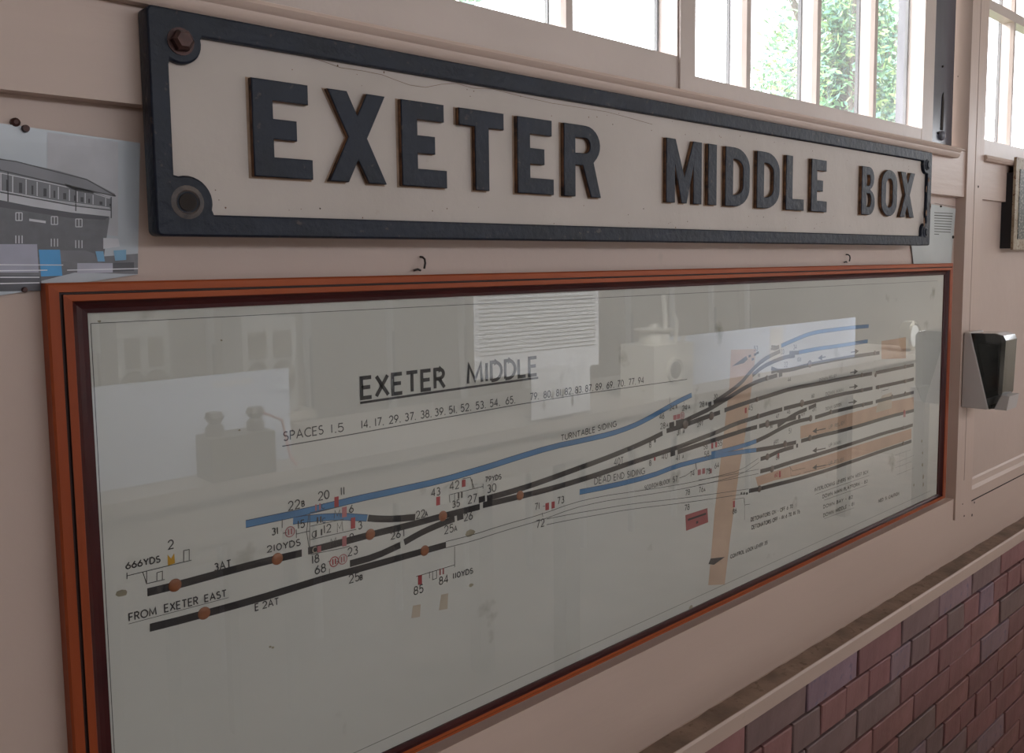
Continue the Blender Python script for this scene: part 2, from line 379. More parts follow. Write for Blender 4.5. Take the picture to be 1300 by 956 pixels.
# ================================================================== STATION SIGN
SY = -.026                      # front face of border and letters
FY = -.019                      # cream field
SX0, SX1, SZ0, SZ1 = .318, 2.128, 1.630, 1.8465
sign = empty('station_sign', ((SX0+SX1)/2, 0, SZ0), 'long cast iron station sign with raised black letters on cream', 'sign')
def arc(cx, cz, rx, rz, a0, a1, n=14):
    return [(cx+rx*math.cos(math.radians(a0+(a1-a0)*i/n)), cz+rz*math.sin(math.radians(a0+(a1-a0)*i/n))) for i in range(n+1)]
def curve_solid(name, loops, y_front, depth, mats, parent, bev=.0012, side=True):
    """flat outline(s) in wall plane, first outer then holes; extruded back from y_front"""
    cu = bpy.data.curves.new(name, 'CURVE'); cu.dimensions = '2D'; cu.fill_mode = 'BOTH'
    for lp_ in loops:
        sp = cu.splines.new('POLY'); sp.points.add(len(lp_)-1); sp.use_cyclic_u = True
        for q, (x, z) in zip(sp.points, lp_): q.co = (x, z, 0, 1)
    cu.extrude = max(depth/2-bev, 0); cu.bevel_depth = bev; cu.bevel_resolution = 1; cu.offset = -bev
    tmp = bpy.data.objects.new('tmp', cu); COL.objects.link(tmp)
    dg = bpy.context.evaluated_depsgraph_get(); me = bpy.data.meshes.new_from_object(tmp.evaluated_get(dg))
    bpy.data.objects.remove(tmp); bpy.data.curves.remove(cu)
    me.transform(Matrix(((1,0,0,0),(0,0,-1,y_front+depth/2),(0,1,0,0),(0,0,0,1))))
    me.name = name; me.materials.clear()
    for m in mats: me.materials.append(m)
    if len(mats) > 1:
        for p in me.polygons: p.material_index = 1 if (abs(p.normal.y) < .35 and p.normal.x < .3) else 0
    o = bpy.data.objects.new(name, me); link(o, parent)
    if parent is not None: o.matrix_parent_inverse = Matrix.Translation(-Vector(parent.location))
    return o
bm = bmesh.new(); box(bm, SX0+.005, SX1-.005, FY, -.001, SZ0+.005, SZ1-.005)
part('cream_field', bm, signcream, sign, bevel=.002)
BW = .019
def lug(cx, cz, r, a0, a1): return arc(cx, cz, r, r, a0, a1, 12)
outer = arc(SX1-.006,SZ0+.006,.006,.006,-90,0,4)+arc(SX1-.006,SZ1-.006,.006,.006,0,90,4)+arc(SX0+.006,SZ1-.006,.006,.006,90,180,4)+arc(SX0+.006,SZ0+.006,.006,.006,180,270,4)
ix0, ix1, iz0, iz1 = SX0+BW, SX1-BW*1.2, SZ0+.0215, SZ1-.0225
c = [(SX0+.031,SZ1-.030),(SX0+.031,SZ0+.033),(SX1-.027,SZ0+.031),(SX1-.027,SZ1-.030)]
R1 = .021
inner  = [(ix0, iz1-.030)] + [p for p in arc(c[0][0],c[0][1],R1,R1,215,385,14) if p[0]>ix0 and p[1]<iz1] + [(c[0][0]+R1+.001, iz1)]
inner += [(c[3][0]-R1, iz1)] + [p for p in arc(c[3][0],c[3][1],R1,R1,165,325,14) if p[0]<ix1 and p[1]<iz1] + [(ix1, c[3][1]-R1)]
inner += [(ix1, c[2][1]+R1)] + [p for p in arc(c[2][0],c[2][1],R1,R1,35,195,14) if p[0]<ix1 and p[1]>iz0] + [(c[2][0]-R1, iz0)]
R2 = .026
inner += [(c[1][0]+R2+.001, iz0)] + [p for p in arc(c[1][0],c[1][1],R2,R2,-15,140,14) if p[0]>ix0 and p[1]>iz0] + [(ix0, c[1][1]+R2)]
curve_solid('raised_border', [outer, inner], SY, .024, [navy], sign, .002)
# bolts in the corner lugs
def hexbolt(c, r):
    bm = bmesh.new(); lathe(bm, [(r*1.25,0),(r*1.25,.002)], (c[0],SY+.001,c[1]), 'y', 20)
    lathe(bm, [(r,.002),(r,.009),(r*.7,.0125)], (c[0],SY+.001,c[1]), 'y', 6); return bm
b1 = part('bolt', hexbolt((c[0][0], c[0][1]), .0105), ironbolt, sign)
b1['label'] = 'rusty hexagonal bolt head'
bm = bmesh.new(); lathe(bm, [(.0165,0),(.0165,.0012),(.012,.0022),(.010,.0004)], (c[1][0],SY+.001,c[1][1]), 'y', 22)
lathe(bm, [(.0088,.0004),(.0088,.0024)], (c[1][0],SY+.001,c[1][1]), 'y', 22, 1)
bb = part('bolt_hole', bm, [mat('scraped_iron',(.13,.10,.085),.5,.4,70,col2=(.02,.02,.03)), gapm], sign); bb['label'] = 'empty rusty hole in black corner lug'
for k in (2,3):
    bm = bmesh.new(); lathe(bm, [(.013,0),(.013,.002),(.009,.003),(.007,.0055)], (c[k][0],SY+.001,c[k][1]), 'y', 14)
    part('bolt', bm, navy, sign)
# letters ---------------------------------------------------------------
LZ0, LZ1 = 1.6925, 1.7925; LH = LZ1-LZ0
def letter_loops(ch, x0, x1):
    w_ = x1-x0; h = LH; t = h*.21; tw = min(h*.235, w_*.36)
    def T(ps): return [(x0+x, LZ0+z) for x,z in ps]
    if ch == 'E': return [T([(0,0),(w_,0),(w_,t),(tw,t),(tw,h*.5-t*.5),(w_*.74,h*.5-t*.5),(w_*.74,h*.5+t*.5),(tw,h*.5+t*.5),(tw,h-t),(w_*.95,h-t),(w_*.95,h),(0,h)])]
    if ch == 'L': return [T([(0,0),(w_,0),(w_,t),(tw,t),(tw,h),(0,h)])]
    if ch == 'I': return [T([(0,0),(w_,0),(w_,h),(0,h)])]
    if ch == 'T': return [T([(w_/2-tw/2,0),(w_/2+tw/2,0),(w_/2+tw/2,h-t),(w_,h-t),(w_,h),(0,h),(0,h-t),(w_/2-tw/2,h-t)])]
    if ch == 'X':
        s = w_*.33; u = (w_-2*s)/(2*(w_-s)); zt = h*(1-u)
        return [T([(0,0),(s,0),(w_/2,h-zt),(w_-s,0),(w_,0),((w_+s)/2,h/2),(w_,h),(w_-s,h),(w_/2,zt),(s,h),(0,h),((w_-s)/2,h/2)])]
    if ch == 'M':
        s = w_*.24
        return [T([(0,0),(s,0),(s,h*.60),(w_/2-s*.30,0),(w_/2+s*.30,0),(w_-s,h*.60),(w_-s,0),(w_,0),(w_,h),(w_-s*1.05,h),(w_/2,h*.42),(s*1.05,h),(0,h)])]
    if ch == 'D':
        r = w_*.62; ri = r-tw*.9
        o = [(0,0)]+arc(w_-r,h*.34,r,h*.34,-90,0,8)+arc(w_-r,h*.66,r,h*.34,0,90,8)+[(0,h)]
        i = [(tw,h-t*.95),(tw,t*.95)]+arc(w_-r,h*.36,ri,h*.36-t*.95,-90,0,8)+arc(w_-r,h*.64,ri,h*.36-t*.95,0,90,8)
        return [T(o), T(i)]
    if ch == 'O':
        return [T(arc(w_/2,h*.3,w_/2,h*.3,180,360,12)+arc(w_/2,h*.7,w_/2,h*.3,0,180,12)), T(arc(w_/2,h*.34,w_/2-tw*.95,h*.34-t*.9,180,360,12)+arc(w_/2,h*.66,w_/2-tw*.95,h*.34-t*.9,0,180,12))]
    if ch == 'R':
        q = h*.44; rz = (h-q)/2
        o = [(0,0),(tw,0),(tw,q),(w_*.50,q),(w_*.72,0),(w_,0),(w_*.80,q+h*.05)]+arc(w_*.58,q+rz+h*.01,w_*.40,rz-h*.01,-40,90,9)+[(0,h)]
        i = [(tw,h-t*.85),(tw,q+t*.8)]+arc(w_*.56,q+rz,w_*.40-tw*.85,rz-t*.83,-90,90,8)
        return [T(o), T(i)]
    if ch == 'B':
        q = h*.53; r1 = (h-q)/2; r2 = q/2
        o = [(0,0)]+arc(w_*.56,r2,w_*.44,r2,-90,75,9)+arc(w_*.54,q+r1,w_*.38,r1,-75,90,9)+[(0,h)]
        i1 = [(tw,h-t*.8),(tw,q+t*.35)]+arc(w_*.54,q+r1-t*.2,w_*.38-tw*.8,r1-t*.6,-90,90,7)
        i2 = [(tw,q-t*.4),(tw,t*.8)]+arc(w_*.56,r2+t*.2,w_*.44-tw*.8,r2-t*.6,-90,90,7)
        return [T(o), T(i1), T(i2)]
LET = [('E',321,396,165),('X',417,490,175),('E',510,567,185),('T',583,640,190),('E',657,703,195),('R',716,763,200),
       ('M',846,891,215),('I',899,910,220),('D',921,952,225),('D',961,990,230),('L',998,1021,235),('E',1030,1050,240),
       ('B',1094,1111,243),('O',1119,1139,246),('X',1143,1161,248)]
for ch, a, b, yy in LET:
    xa, xb = at(a,yy,SY).x, at(b,yy,SY).x
    lo = letter_loops(ch, xa, xb)
    curve_solid('raised_letter', lo, SY-.0005, .0075, [navy, rust], sign, .0012)
    cx_ = (xa+xb)/2
    # thin rusty bleed around the foot of each letter
    ls = [[(cx_+(x-cx_)*(1+.0042/(xb-xa))-.0008, LZ0+LH/2+(z-LZ0-LH/2)*1.03-.0004) for x,z in lo[0]]]
    for hl_ in lo[1:]:
        hx = sum(p[0] for p in hl_)/len(hl_); hz = sum(p[1] for p in hl_)/len(hl_)
        ls.append([(hx+(x-hx)*.78+.0004, hz+(z-hz)*.93) for x,z in hl_])
    curve_solid('rust_bleed', ls, FY-.0004, .0004, [ruststain], sign, 0)
# hairline cracks in the cream paint
def ribbon(bm, pts, w, y, mi=0):
    """flat line in the wall plane through (x,z) points"""
    P = [Vector((p[0],0,p[1])) for p in pts]
    if len(P) < 2: return
    L, R_ = [], []
    for i, p in enumerate(P):
        d0 = (P[i]-P[i-1]).normalized() if i else (P[1]-P[0]).normalized()
        d1 = (P[i+1]-P[i]).normalized() if i < len(P)-1 else d0
        d = (d0+d1)
        d = d.normalized() if d.length > 1e-6 else d0
        nrm = Vector((-d.z,0,d.x)); k = 1/max(.5, nrm.dot(Vector((-d0.z,0,d0.x))))
        ww = (w[i] if isinstance(w,(list,tuple)) else w)/2*k
        L.append(bm.verts.new((p.x+nrm.x*ww, y, p.z+nrm.z*ww))); R_.append(bm.verts.new((p.x-nrm.x*ww, y, p.z-nrm.z*ww)))
    for i in range(len(P)-1):
        f = bm.faces.new((R_[i],R_[i+1],L[i+1],L[i])); f.material_index = mi
def pxl(pts, Y): return [(lambda q:(q.x,q.z))(at(x,y,Y)) for x,y in pts]
bm = bmesh.new()
ribbon(bm, pxl([(358,62),(385,70),(410,78),(432,86),(460,90),(485,95),(503,102),(520,108),(540,111),(560,107),(580,106),(600,112),(625,113),(660,122),(700,131),(745,138),(770,142),(800,150),(828,158)], FY), .0006, FY-.0003)
part('paint_crack', bm, mat('crack_brown',(.25,.17,.12),.8), sign)
# chipped specks
bm = bmesh.new(); rs = random.Random(11)
for k in range(90):
    x = rs.uniform(SX0+.04, SX1-.05); z = rs.choice([rs.uniform(iz0+.002,LZ0-.006), rs.uniform(LZ1+.006,iz1-.002)]); s = rs.uniform(.0004,.0012)
    vs = [bm.verts.new((x+s*math.cos(a),FY-.0002,z+s*math.sin(a)*rs.uniform(.6,1.6))) for a in (0,1.2,2.4,3.6,4.8)]; bm.faces.new(vs[::-1])
tag(part('rust_specks', bm, rust, sign), kind='stuff')
# rusty patches down the right border
bm = bmesh.new()
for (px_,py_) in ((1179,228),(1176,240),(1176,270),(1173,282),(1181,262)):
    q = at(px_,py_,SY-.0004); s = rs.uniform(.003,.006)
    bm = bmesh.new(); vs = [bm.verts.new((q.x+s*.8*math.cos(a)*rs.uniform(.6,1.2),SY-.0006,q.z+1.8*s*math.sin(a)*rs.uniform(.6,1.2))) for a in [i*.7 for i in range(9)]]; bm.faces.new(vs[::-1])
    part('rust_patch', bm, rust, sign)

# ================================================================== FRAMED TRACK DIAGRAM
DX0, DX1, DZ0, DZ1 = at(59,353,0).x-.001, 2.3465, .9715, 1.5865
PAY = .0100
GX0, GX1, GZ0, GZ1 = .2612, 2.3110, .9870, 1.5572
dia = empty('framed_track_diagram', ((DX0+DX1)/2, PY, DZ0), 'wide railway track diagram behind glass in orange and maroon wooden frame', 'framed diagram')
def frame_side(side):
    """profile runs from outer edge (0) to glass edge (1): (inset, y)"""
    prof = [(0,PY-.001),(0,.002),(.002,0),(.0105,0),(.0110,.0025),(.0130,.0025),(.0135,-.0012),(.0205,-.0012),(.0215,.0005),(.0255,.0045),(.0305,.0065),(.0355,.0072),(.0355,.0090),(.0355,PY-.001)]
    mi = [0,0,0,2,2,2,0,0,1,1,1,1,1,0]
    tot = .0355
    bm = bmesh.new(); A, B = [], []
    for s_, y in prof:
        f = s_/tot
        xl = DX0+(GX0-DX0)*f; xr = DX1+(GX1-DX1)*f; zb = DZ0+(GZ0-DZ0)*f; zt = DZ1+(GZ1-DZ1)*f
        a, b = {'l':((xl,zt),(xl,zb)),'r':((xr,zb),(xr,zt)),'t':((xr,zt),(xl,zt)),'b':((xl,zb),(xr,zb))}[side]
        A.append(bm.verts.new((a[0],y,a[1]))); B.append(bm.verts.new((b[0],y,b[1])))
    n = len(A)
    for i in range(n):
        f = bm.faces.new((A[i],A[(i+1)%n],B[(i+1)%n],B[i])); f.material_index = mi[i]
    bm.faces.new(A[::-1]); bm.faces.new(B); bmesh.ops.recalc_face_normals(bm, faces=bm.faces[:])
    return bm
for s_ in 'lrtb':
    part('frame_rail', frame_side(s_), [orange_w if s_ in 'tb' else orange_wv, maroon_w, groove_w], dia)
part('backing_board', bx(DX0+.01, DX1-.01, PAY+.0006, PY-.0008, DZ0+.008, DZ1-.01), mat('hardboard',(.2,.12,.07),.8), dia)
part('paper_sheet', bx(GX0-.003, GX1+.003, PAY, PAY+.0005, GZ0-.003, GZ1+.003), paper, dia)
part('glass_pane', bx(GX0-.003, GX1+.003, .0074, .0090, GZ0-.003, GZ1+.003), glass_frame, dia)
Z1 = PAY-.00012; Z2 = PAY-.00026; Z3 = PAY-.00040; Z4 = PAY-.00052
def poly(bm, pts, y, mi=0):
    vs = [bm.verts.new((x,y,z)) for x,z in pxl(pts, PAY)]
    f = bm.faces.new(vs); f.material_index = mi
    f.normal_update()
    if f.normal.y > 0: f.normal_flip()
def M(pts): return pxl(pts, PAY)
def smooth_pts(pts, it=1):
    for _ in range(it):
        q = [pts[0]]
        for a, b in zip(pts, pts[1:]): q += [(a[0]*.75+b[0]*.25,a[1]*.75+b[1]*.25),(a[0]*.25+b[0]*.75,a[1]*.25+b[1]*.75)]
        pts = q+[pts[-1]]
    return pts
# yellowed tape, washes and a painted-in table reflection
FK = [0]
def flat(name, polys, m, y, label=None):
    bm = bmesh.new(); FK[0] += 1; y -= FK[0]*.000008
    for p in polys: poly(bm, p, y)
    o = part(name, bm, m, dia)
    if label: o['label'] = label
    return o
flat('tape_strip', [[(928,444),(960,443),(955,485),(948,540),(938,600),(928,675),(920,742),(899,743),(903,700),(907,650),(913,600),(920,540),(926,490)]], tape, Z1, 'yellowed vertical strip of adhesive tape')
flat('peach_wash_and_reflection', [[(1016,541),(1060,530),(1110,516),(1134,509),(1160,504),(1160,519),(1134,526),(1096,537),(1065,545),(1040,551),(1016,557)],
                    [(1119,433),(1150,428),(1150,455),(1119,456)]], peach, Z1)  # second polygon paints in the reflection of a wooden table
flat('peach_wash_and_reflection', [[(959,606),(1003,592),(1043,580),(1096,563),(1157,544),(1157,557),(1128,567),(1090,580),(1050,594),(1020,602),(983,610),(962,617)]], peach, Z1)  # this band is wash alone
flat('tape_piece', [[(524,769),(534,767),(533,783),(522,785)]], tape_pale, Z1)
flat('tape_piece', [[(560,755),(569,753),(568,773),(557,775)]], tape_pale, Z1)
flat('tape_piece', [[(1120,502),(1132,498),(1132,518),(1112,524),(1113,515)]], tape_pale, Z1)
flat('pink_label', [[(870,654),(898,645),(899,663),(871,674)]], pinkl, Z1, 'small pink sticker with black bar')
bm = bmesh.new(); rs = random.Random(4); brown_stain = mat('brown_stain',(.34,.30,.21),.8,.15,80)
for px_,py_,s in ((155,753,.006),(597,677,.008),(598,743,.004),(343,821,.002),(346,822,.002),(164,393,.0022),(126,408,.002),(281,432,.0015),(304,546,.0015),(515,378,.0025),(1171,575,.003),(1171,590,.004),(1172,605,.0045),(1172,615,.004),(1160,616,.003),(1170,560,.003),(877,771,.006)):
    q = at(px_,py_,PAY); vs = [bm.verts.new((q.x+s*math.cos(a)*rs.uniform(.7,1.2),Z1-.0001,q.z+s*(1 if px_<1150 else 2.2)*math.sin(a)*rs.uniform(.5,.8))) for a in [i*.8 for i in range(8)]]; bm.faces.new(vs[::-1])
    part('foxing_spot', bm, brown_stain, dia); bm = bmesh.new()
# thin ruled border of the drawing
bx0, bx1, bz0, bz1 = .2643, 2.2726, 1.003, 1.5470
bm = bmesh.new()
for p in (((bx0,bz0),(bx0,bz1)),((bx0,bz1),(bx1,bz1-.004)),((bx0,bz0),(bx1,bz0))): ribbon(bm, p, .0007, Z1)
part('ruled_border', bm, ink_thin, dia)
# ---- tracks ----
TW = .0080
def track(pts, w=TW, m=None, y=Z2, sm=1, label=None):
    FK[0] += 1; y -= FK[0]*.0000012
    bm = bmesh.new(); p = M(smooth_pts(pts, sm) if len(pts) > 2 else pts)
    if not isinstance(w,(list,tuple)): w = [w*max(1.0, min(1.06, 1.06-.05*(q[0]-.6))) for q in p]
    ribbon(bm, p, w, y)
    o = part('track_line', bm, m or ink, dia)
    if label: o['label'] = label
    return o
def bluetrack(pts, w=TW*.95):
    track(pts, w+.0008, blue_edge, Z1+.00004); return track(pts, w-.0008, blue, Z1-.00004, label='blue track line')
bluetrack([(312,665.4),(388,649.5),(425,640.5),(451,634),(500,623.5),(561,610),(600,598.5),(625,591),(650,582.8),(700,567.5),(740,559),(775,551),(801,542),(822,532),(846,518),(862,509),(878,501.5)])
bluetrack([(372,661.2),(396,657.8),(432,655.6),(466,657.6)])
track([(467,657.7),(480,658.8),(500,659),(527,656.5)])
track([(187,752),(222,743.5),(300,722),(342,711.5),(383,702)])
track([(391,699.5),(430,689.5),(473,678),(513,668.5),(562,655),(609,643.3)])
track([(613,641.3),(640,635),(675.5,626.5),(700.6,620),(725.7,612.7),(763,601),(801,587.6),(845,573),(864,566.6),(882.7,559),(908,549.6),(933,538),(962,529),(982,522.7),(993,519.5)])
track([(995,518.8),(1018,513),(1043,507),(1065,501),(1094,495.6),(1107.5,492.8)])
track([(1111.5,492),(1128,488.5),(1149,484),(1160,481.3)])
track([(618,632.8),(658,621.5),(688,611.4),(725.7,597.6),(763,584),(791,573),(820,560.5),(841,550)])
track([(607.7,634.9),(615.7,632.6)])
track([(846,547),(858,543.5),(870,539.6),(879,535.8),(901.5,527.7),(914,523.4)])
track([(919.5,521),(939,514),(960.5,507),(982.5,500.3),(1005.5,493),(1043,486.3),(1065,481.6),(1094,476.5),(1107,474.2)])
track([(1111.5,473.4),(1130,469.6),(1149,465.7),(1160,463.3)])
track([(849.5,540),(855.8,538.3)], TW*1.1); track([(857.8,537.2),(868,534.8)], TW*1.1)
track([(868,534.8),(885,526.6),(901.6,518.9),(915,510.7),(926.7,503.8),(940.5,495),(955,487),(968,481.8),(986.6,476.5)])
track([(988.5,476.3),(993,475.1)])
track([(899,513.8),(903,512.3)])
track([(905.7,511),(917.6,503.5),(930,494.7),(942.7,484.2),(949,476),(961.5,462.8),(975.4,452.7),(990.4,445.8)])
track([(955,476.5),(968,465.5),(986.6,456.7),(999,452.9),(1009,451.5)])
track([(978.5,443),(984,442.3),(989,440.2)], [.004,TW,TW], sm=0); track([(979,439.5),(988,440.2)], .004, sm=0)
bluetrack([(991.6,439),(1008,431.8),(1024,425),(1037,421.6),(1050,419.8),(1077.6,416.2),(1102.7,414)])
track([(1002,448.2),(1014,447.6)]); bluetrack([(1014,447.4),(1042,442),(1059,440),(1077.6,437),(1101.5,433.2)])
track([(979,467.5),(986,470.5),(992,470.9),(1005.5,469),(1024,463.8),(1042,460),(1065,455.8),(1090,451.5),(1116.5,448)])
track([(979,473),(987,470.6)], .005)
track([(851,576.7),(857,575)], TW*1.05)
track([(860,574),(882.7,566.4),(908,558.1),(933,550),(945.5,546),(961,541.9)])
track([(963.5,541.3),(974,538.2),(989,535),(1010.5,530)]); track([(1013,529.5),(1016,528.9)])
track([(987,541),(999,532),(1011.7,524.5),(1024,519.4)]); track([(1026.5,518.2),(1036,514)])
bluetrack([(903,576.2),(930,569.6),(949,564),(960,560)])
track([(960,560),(974,553.5),(986.6,546.4),(999,540),(1011.7,535),(1030,531)])
track([(1034.5,530),(1043,527.5),(1055,523.5),(1077.6,518),(1095,513.8),(1108,511)])
track([(1111.5,510),(1128,505.6),(1149,501),(1160,498)])
bluetrack([(735.7,624.7),(776,617),(826,604.5),(857.6,592),(882.7,585.4),(901.6,580.6),(920,577),(939,574),(960,571.3)])
track([(960,571.4),(980,568.2),(996.7,564.6),(1010.5,561.5)])
track([(1016.8,560),(1028,556.8),(1043,552.7),(1065,547.7),(1096.5,538.9),(1115.3,533),(1134,527.6),(1149,524),(1160,521)])
track([(965.3,582.8),(974,580.3),(986.6,574),(999,569.6),(1007.3,567.5)]); track([(1010.5,566.2),(1013,565.5)])
track([(965,598.5),(980,594.7),(999,588.4),(1015.5,583.4),(1043,575.3),(1065,568.4),(1096.5,558.3),(1121.5,550),(1148,543),(1158.6,539.5)])
track([(950.7,623.3),(964,620.7),(982.7,615.7),(1007.8,609.5),(1026.7,604),(1050,597),(1074,588.5),(1090,583),(1128,569.6),(1146.6,563.7),(1157,560)])
track([(190,797),(238,785),(325,761),(375,745.5),(415.4,733),(475.7,716.8),(538.4,699.3),(566,691.7)])
track([(444,715.6),(475.7,706.8),(508,691.9)]); track([(513,688.5),(525,681.5),(538,674.5),(561,664.5),(577,658.6)]); track([(580,657.4),(588,654.9)])
# hollow (white) tracks drawn as two fine lines
def hollow(pts, g=.0085):
    p = M(smooth_pts(pts,1)); bm = bmesh.new()
    for sgn in (-1,1):
        q = []
        for i in range(len(p)):
            a = Vector(p[max(i-1,0)]); b = Vector(p[min(i+1,len(p)-1)]); d = (b-a).normalized()
            q.append((p[i][0]-d.y*g/2*sgn, p[i][1]+d.x*g/2*sgn))
        ribbon(bm, q, .0009, Z2)
    part('hollow_track_line', bm, ink_thin, dia)
hollow([(566,691.5),(600,683),(638,670.5),(688,656.5),(725.7,642.3),(763,633.5),(800,628),(840,622),(875,616),(913,607),(940,600),(963,584.5)])
hollow([(694,662.5),(725.7,656),(763,649.5),(801,643),(862.7,636),(913,629),(950,623.5)])
hollow([(886.6,612.5),(925.5,606),(963,598.5)])
# gap marks
bm = bmesh.new()
for px_,py_ in ((386,700.5),(510,690),(844,548.5),(917,522),(1109.5,473.8),(1109.5,492.4),(1110,510.5)):
    q = at(px_,py_,PAY); s = .002
    vs = [bm.verts.new((q.x+a*s,Z3,q.z+b*.0055)) for a,b in ((-1,-1),(1,-1),(1,1),(-1,1))]; bm.faces.new(vs)
    part('gap_mark', bm, paper, dia); bm = bmesh.new()
# ---- studs ----
def stud(px_, py_, r, m, nm='stud', h=.0016):
    q = at(px_,py_,PAY); bm = bmesh.new()
    lathe(bm, [(r,0),(r*.97,h*.35),(r*.75,h*.8),(r*.3,h)], (0,0,0), 'y', 16)
    o = part(nm, bm, m, None, smooth=True); o.parent = dia; o.matrix_parent_inverse = Matrix.Translation(-Vector(dia.location)); o.location = (q.x,PAY-.0001,q.z); return o
for p in ((222,743),(259,778.5),(352,709.5),(470,678.5),(539,699),(562,655),(660,629)): stud(*p, .0070, copper)
for p in ((870,539),(903,528),(1028,462),(974,538),(1018,512)): stud(*p, .0078, bronze)
for p in ((1029,531),(996.5,563.5),(974,580),(980,595.5),(964,620.5),(1028,556)): stud(*p, .0068, bronze)
for p in ((973.5,480),(961,507),(962,528.5),(1094,476),(1094,495.5),(1095.5,514),(1115,522.5) if False else (1111.5,476),(1115,491) if False else (1115,491.5),(1149,465.5),(1149,484),(1149,499.5),(1132.5,503.5),(1148,523),(1147,543),(1146.5,563),(1054.5,523),(1110.5,448)): stud(*p, .0052, bronze if p[0]!=1148 else red, 'stud')
# ---- single stroke lettering ----
def A_(cx,cz,rx,rz,a0,a1,n=10): return arc(cx,cz,rx,rz,a0,a1,n)
G = {
'0':(.62,[A_(.31,.5,.31,.5,90,450,18)]),'1':(.16,[[(.08,0),(.08,1)]]),
'2':(.6,[A_(.3,.7,.28,.3,170,-40,9)+[(.02,0),(.6,0)]]),'3':(.58,[A_(.28,.76,.24,.24,150,-90,8),A_(.28,.27,.28,.27,90,-150,9)]),
'4':(.62,[[(.46,0),(.46,1),(0,.28),(.62,.28)]]),'5':(.58,[[(.52,1),(.1,1),(.06,.56)]+A_(.27,.32,.29,.32,115,-145,9)]),
'6':(.58,[[(.44,1),(.05,.42)],A_(.29,.29,.29,.29,0,360,14)]),'7':(.56,[[(0,1),(.56,1),(.16,0)]]),
'8':(.58,[A_(.29,.76,.23,.24,0,360,12),A_(.29,.27,.29,.27,0,360,14)]),'9':(.58,[[(.14,0),(.53,.58)],A_(.29,.71,.29,.29,0,360,14)]),
'A':(.72,[[(0,0),(.36,1),(.72,0)],[(.13,.34),(.59,.34)]]),'B':(.55,[[(0,0),(0,1),(.26,1)]+A_(.26,.77,.24,.23,90,-90,6)+[(0,.54)],[(0,.54),(.28,.54)]+A_(.28,.27,.27,.27,90,-90,7)+[(0,0)]]),
'C':(.7,[A_(.45,.5,.45,.5,50,310,14)]),'D':(.64,[[(0,0),(0,1),(.2,1)]+A_(.2,.5,.44,.5,90,-90,10)+[(0,0)]]),
'E':(.5,[[(.5,1),(0,1),(0,0),(.5,0)],[(0,.52),(.44,.52)]]),'F':(.48,[[(.48,1),(0,1),(0,0)],[(0,.52),(.42,.52)]]),
'G':(.76,[A_(.45,.5,.45,.5,50,320,14)+[(.8,.45),(.5,.45)]]),'H':(.62,[[(0,0),(0,1)],[(.62,0),(.62,1)],[(0,.52),(.62,.52)]]),
'I':(.1,[[(.05,0),(.05,1)]]),'K':(.56,[[(0,0),(0,1)],[(.54,1),(0,.42)],[(.18,.6),(.56,0)]]),'L':(.46,[[(0,1),(0,0),(.46,0)]]),
'M':(.84,[[(0,0),(.06,1),(.42,.15),(.78,1),(.84,0)]]),'N':(.66,[[(0,0),(0,1),(.66,0),(.66,1)]]),'O':(.86,[A_(.43,.5,.43,.5,0,360,18)]),
'P':(.5,[[(0,0),(0,1),(.24,1)]+A_(.24,.74,.26,.26,90,-90,7)+[(0,.48)]]),'R':(.54,[[(0,0),(0,1),(.24,1)]+A_(.24,.75,.26,.25,90,-90,7)+[(0,.5)],[(.24,.5),(.54,0)]]),
'S':(.52,[A_(.26,.76,.23,.24,40,250,8)+A_(.26,.26,.26,.27,80,-150,9)]),'T':(.6,[[(0,1),(.6,1)],[(.3,1),(.3,0)]]),'U':(.6,[[(0,1),(0,.3)]+A_(.3,.3,.3,.3,180,360,9)+[(.6,1)]]),
'V':(.66,[[(0,1),(.33,0),(.66,1)]]),'W':(.95,[[(0,1),(.24,0),(.47,.9),(.71,0),(.95,1)]]),'X':(.62,[[(0,0),(.6,1)],[(0.02,1),(.62,0)]]),
'Y':(.64,[[(0,1),(.32,.48),(.64,1)],[(.32,.48),(.32,0)]]),'.':(.08,[[(.0,.0),(.08,.0),(.08,.07)]]),'-':(.3,[[(0,.45),(.3,.45)]]),' ':(.4,[]),
'a':(.46,[[(0,0),(.23,.7),(.46,0)],[(.08,.24),(.38,.24)]]),'b':(.36,[[(0,0),(0,.66),(.17,.66)]+A_(.17,.5,.15,.16,90,-90,5)+[(0,.34)],[(0,.34),(.18,.34)]+A_(.18,.17,.17,.17,90,-90,5)+[(0,0)]]),
}
def letter(bm, s, x0, z0, hgt, wpx, width=None, slope=0.0):
    """s from (x0,z0); if width given the spacing is stretched to fill it"""
    adv = []; sp = .24
    tot = sum(G[c_][0] for c_ in s)+sp*(len(s)-1)
    k = 1.0
    if width: k = width/(tot*hgt)
    x = 0
    for c_ in s:
        gw, strokes = G[c_]
        for st in strokes:
            ribbon(bm, [(x0+(x+px_)*hgt*k, z0+pz*hgt+(x+px_)*hgt*k*slope) for px_,pz in st], wpx, Z4)
        x += gw+sp
def text(s, a, b, hpx, m=None, wt=.0013, nm='lettering', label=None):
    """a: px of baseline start; b: px of baseline end (or None); hpx: cap height in px at a"""
    p = at(*a,PAY); top = at(a[0],a[1]-hpx,PAY); h = top.z-p.z
    bm = bmesh.new(); wd = None; sl = 0
    if b: q = at(*b,PAY); wd = q.x-p.x; sl = max(-.03,min(.03,(q.z-p.z)/wd))
    letter(bm, s, p.x, p.z, h, wt, wd, sl)
    return part(nm, bm, m or ink, dia)
text('EXETER', (459,505.5), (564,491.5), 25.5, wt=.0048, nm='title_lettering')
text('MIDDLE', (594,487), (681,475.5), 23.5, wt=.0048, nm='title_lettering')
bm = bmesh.new()
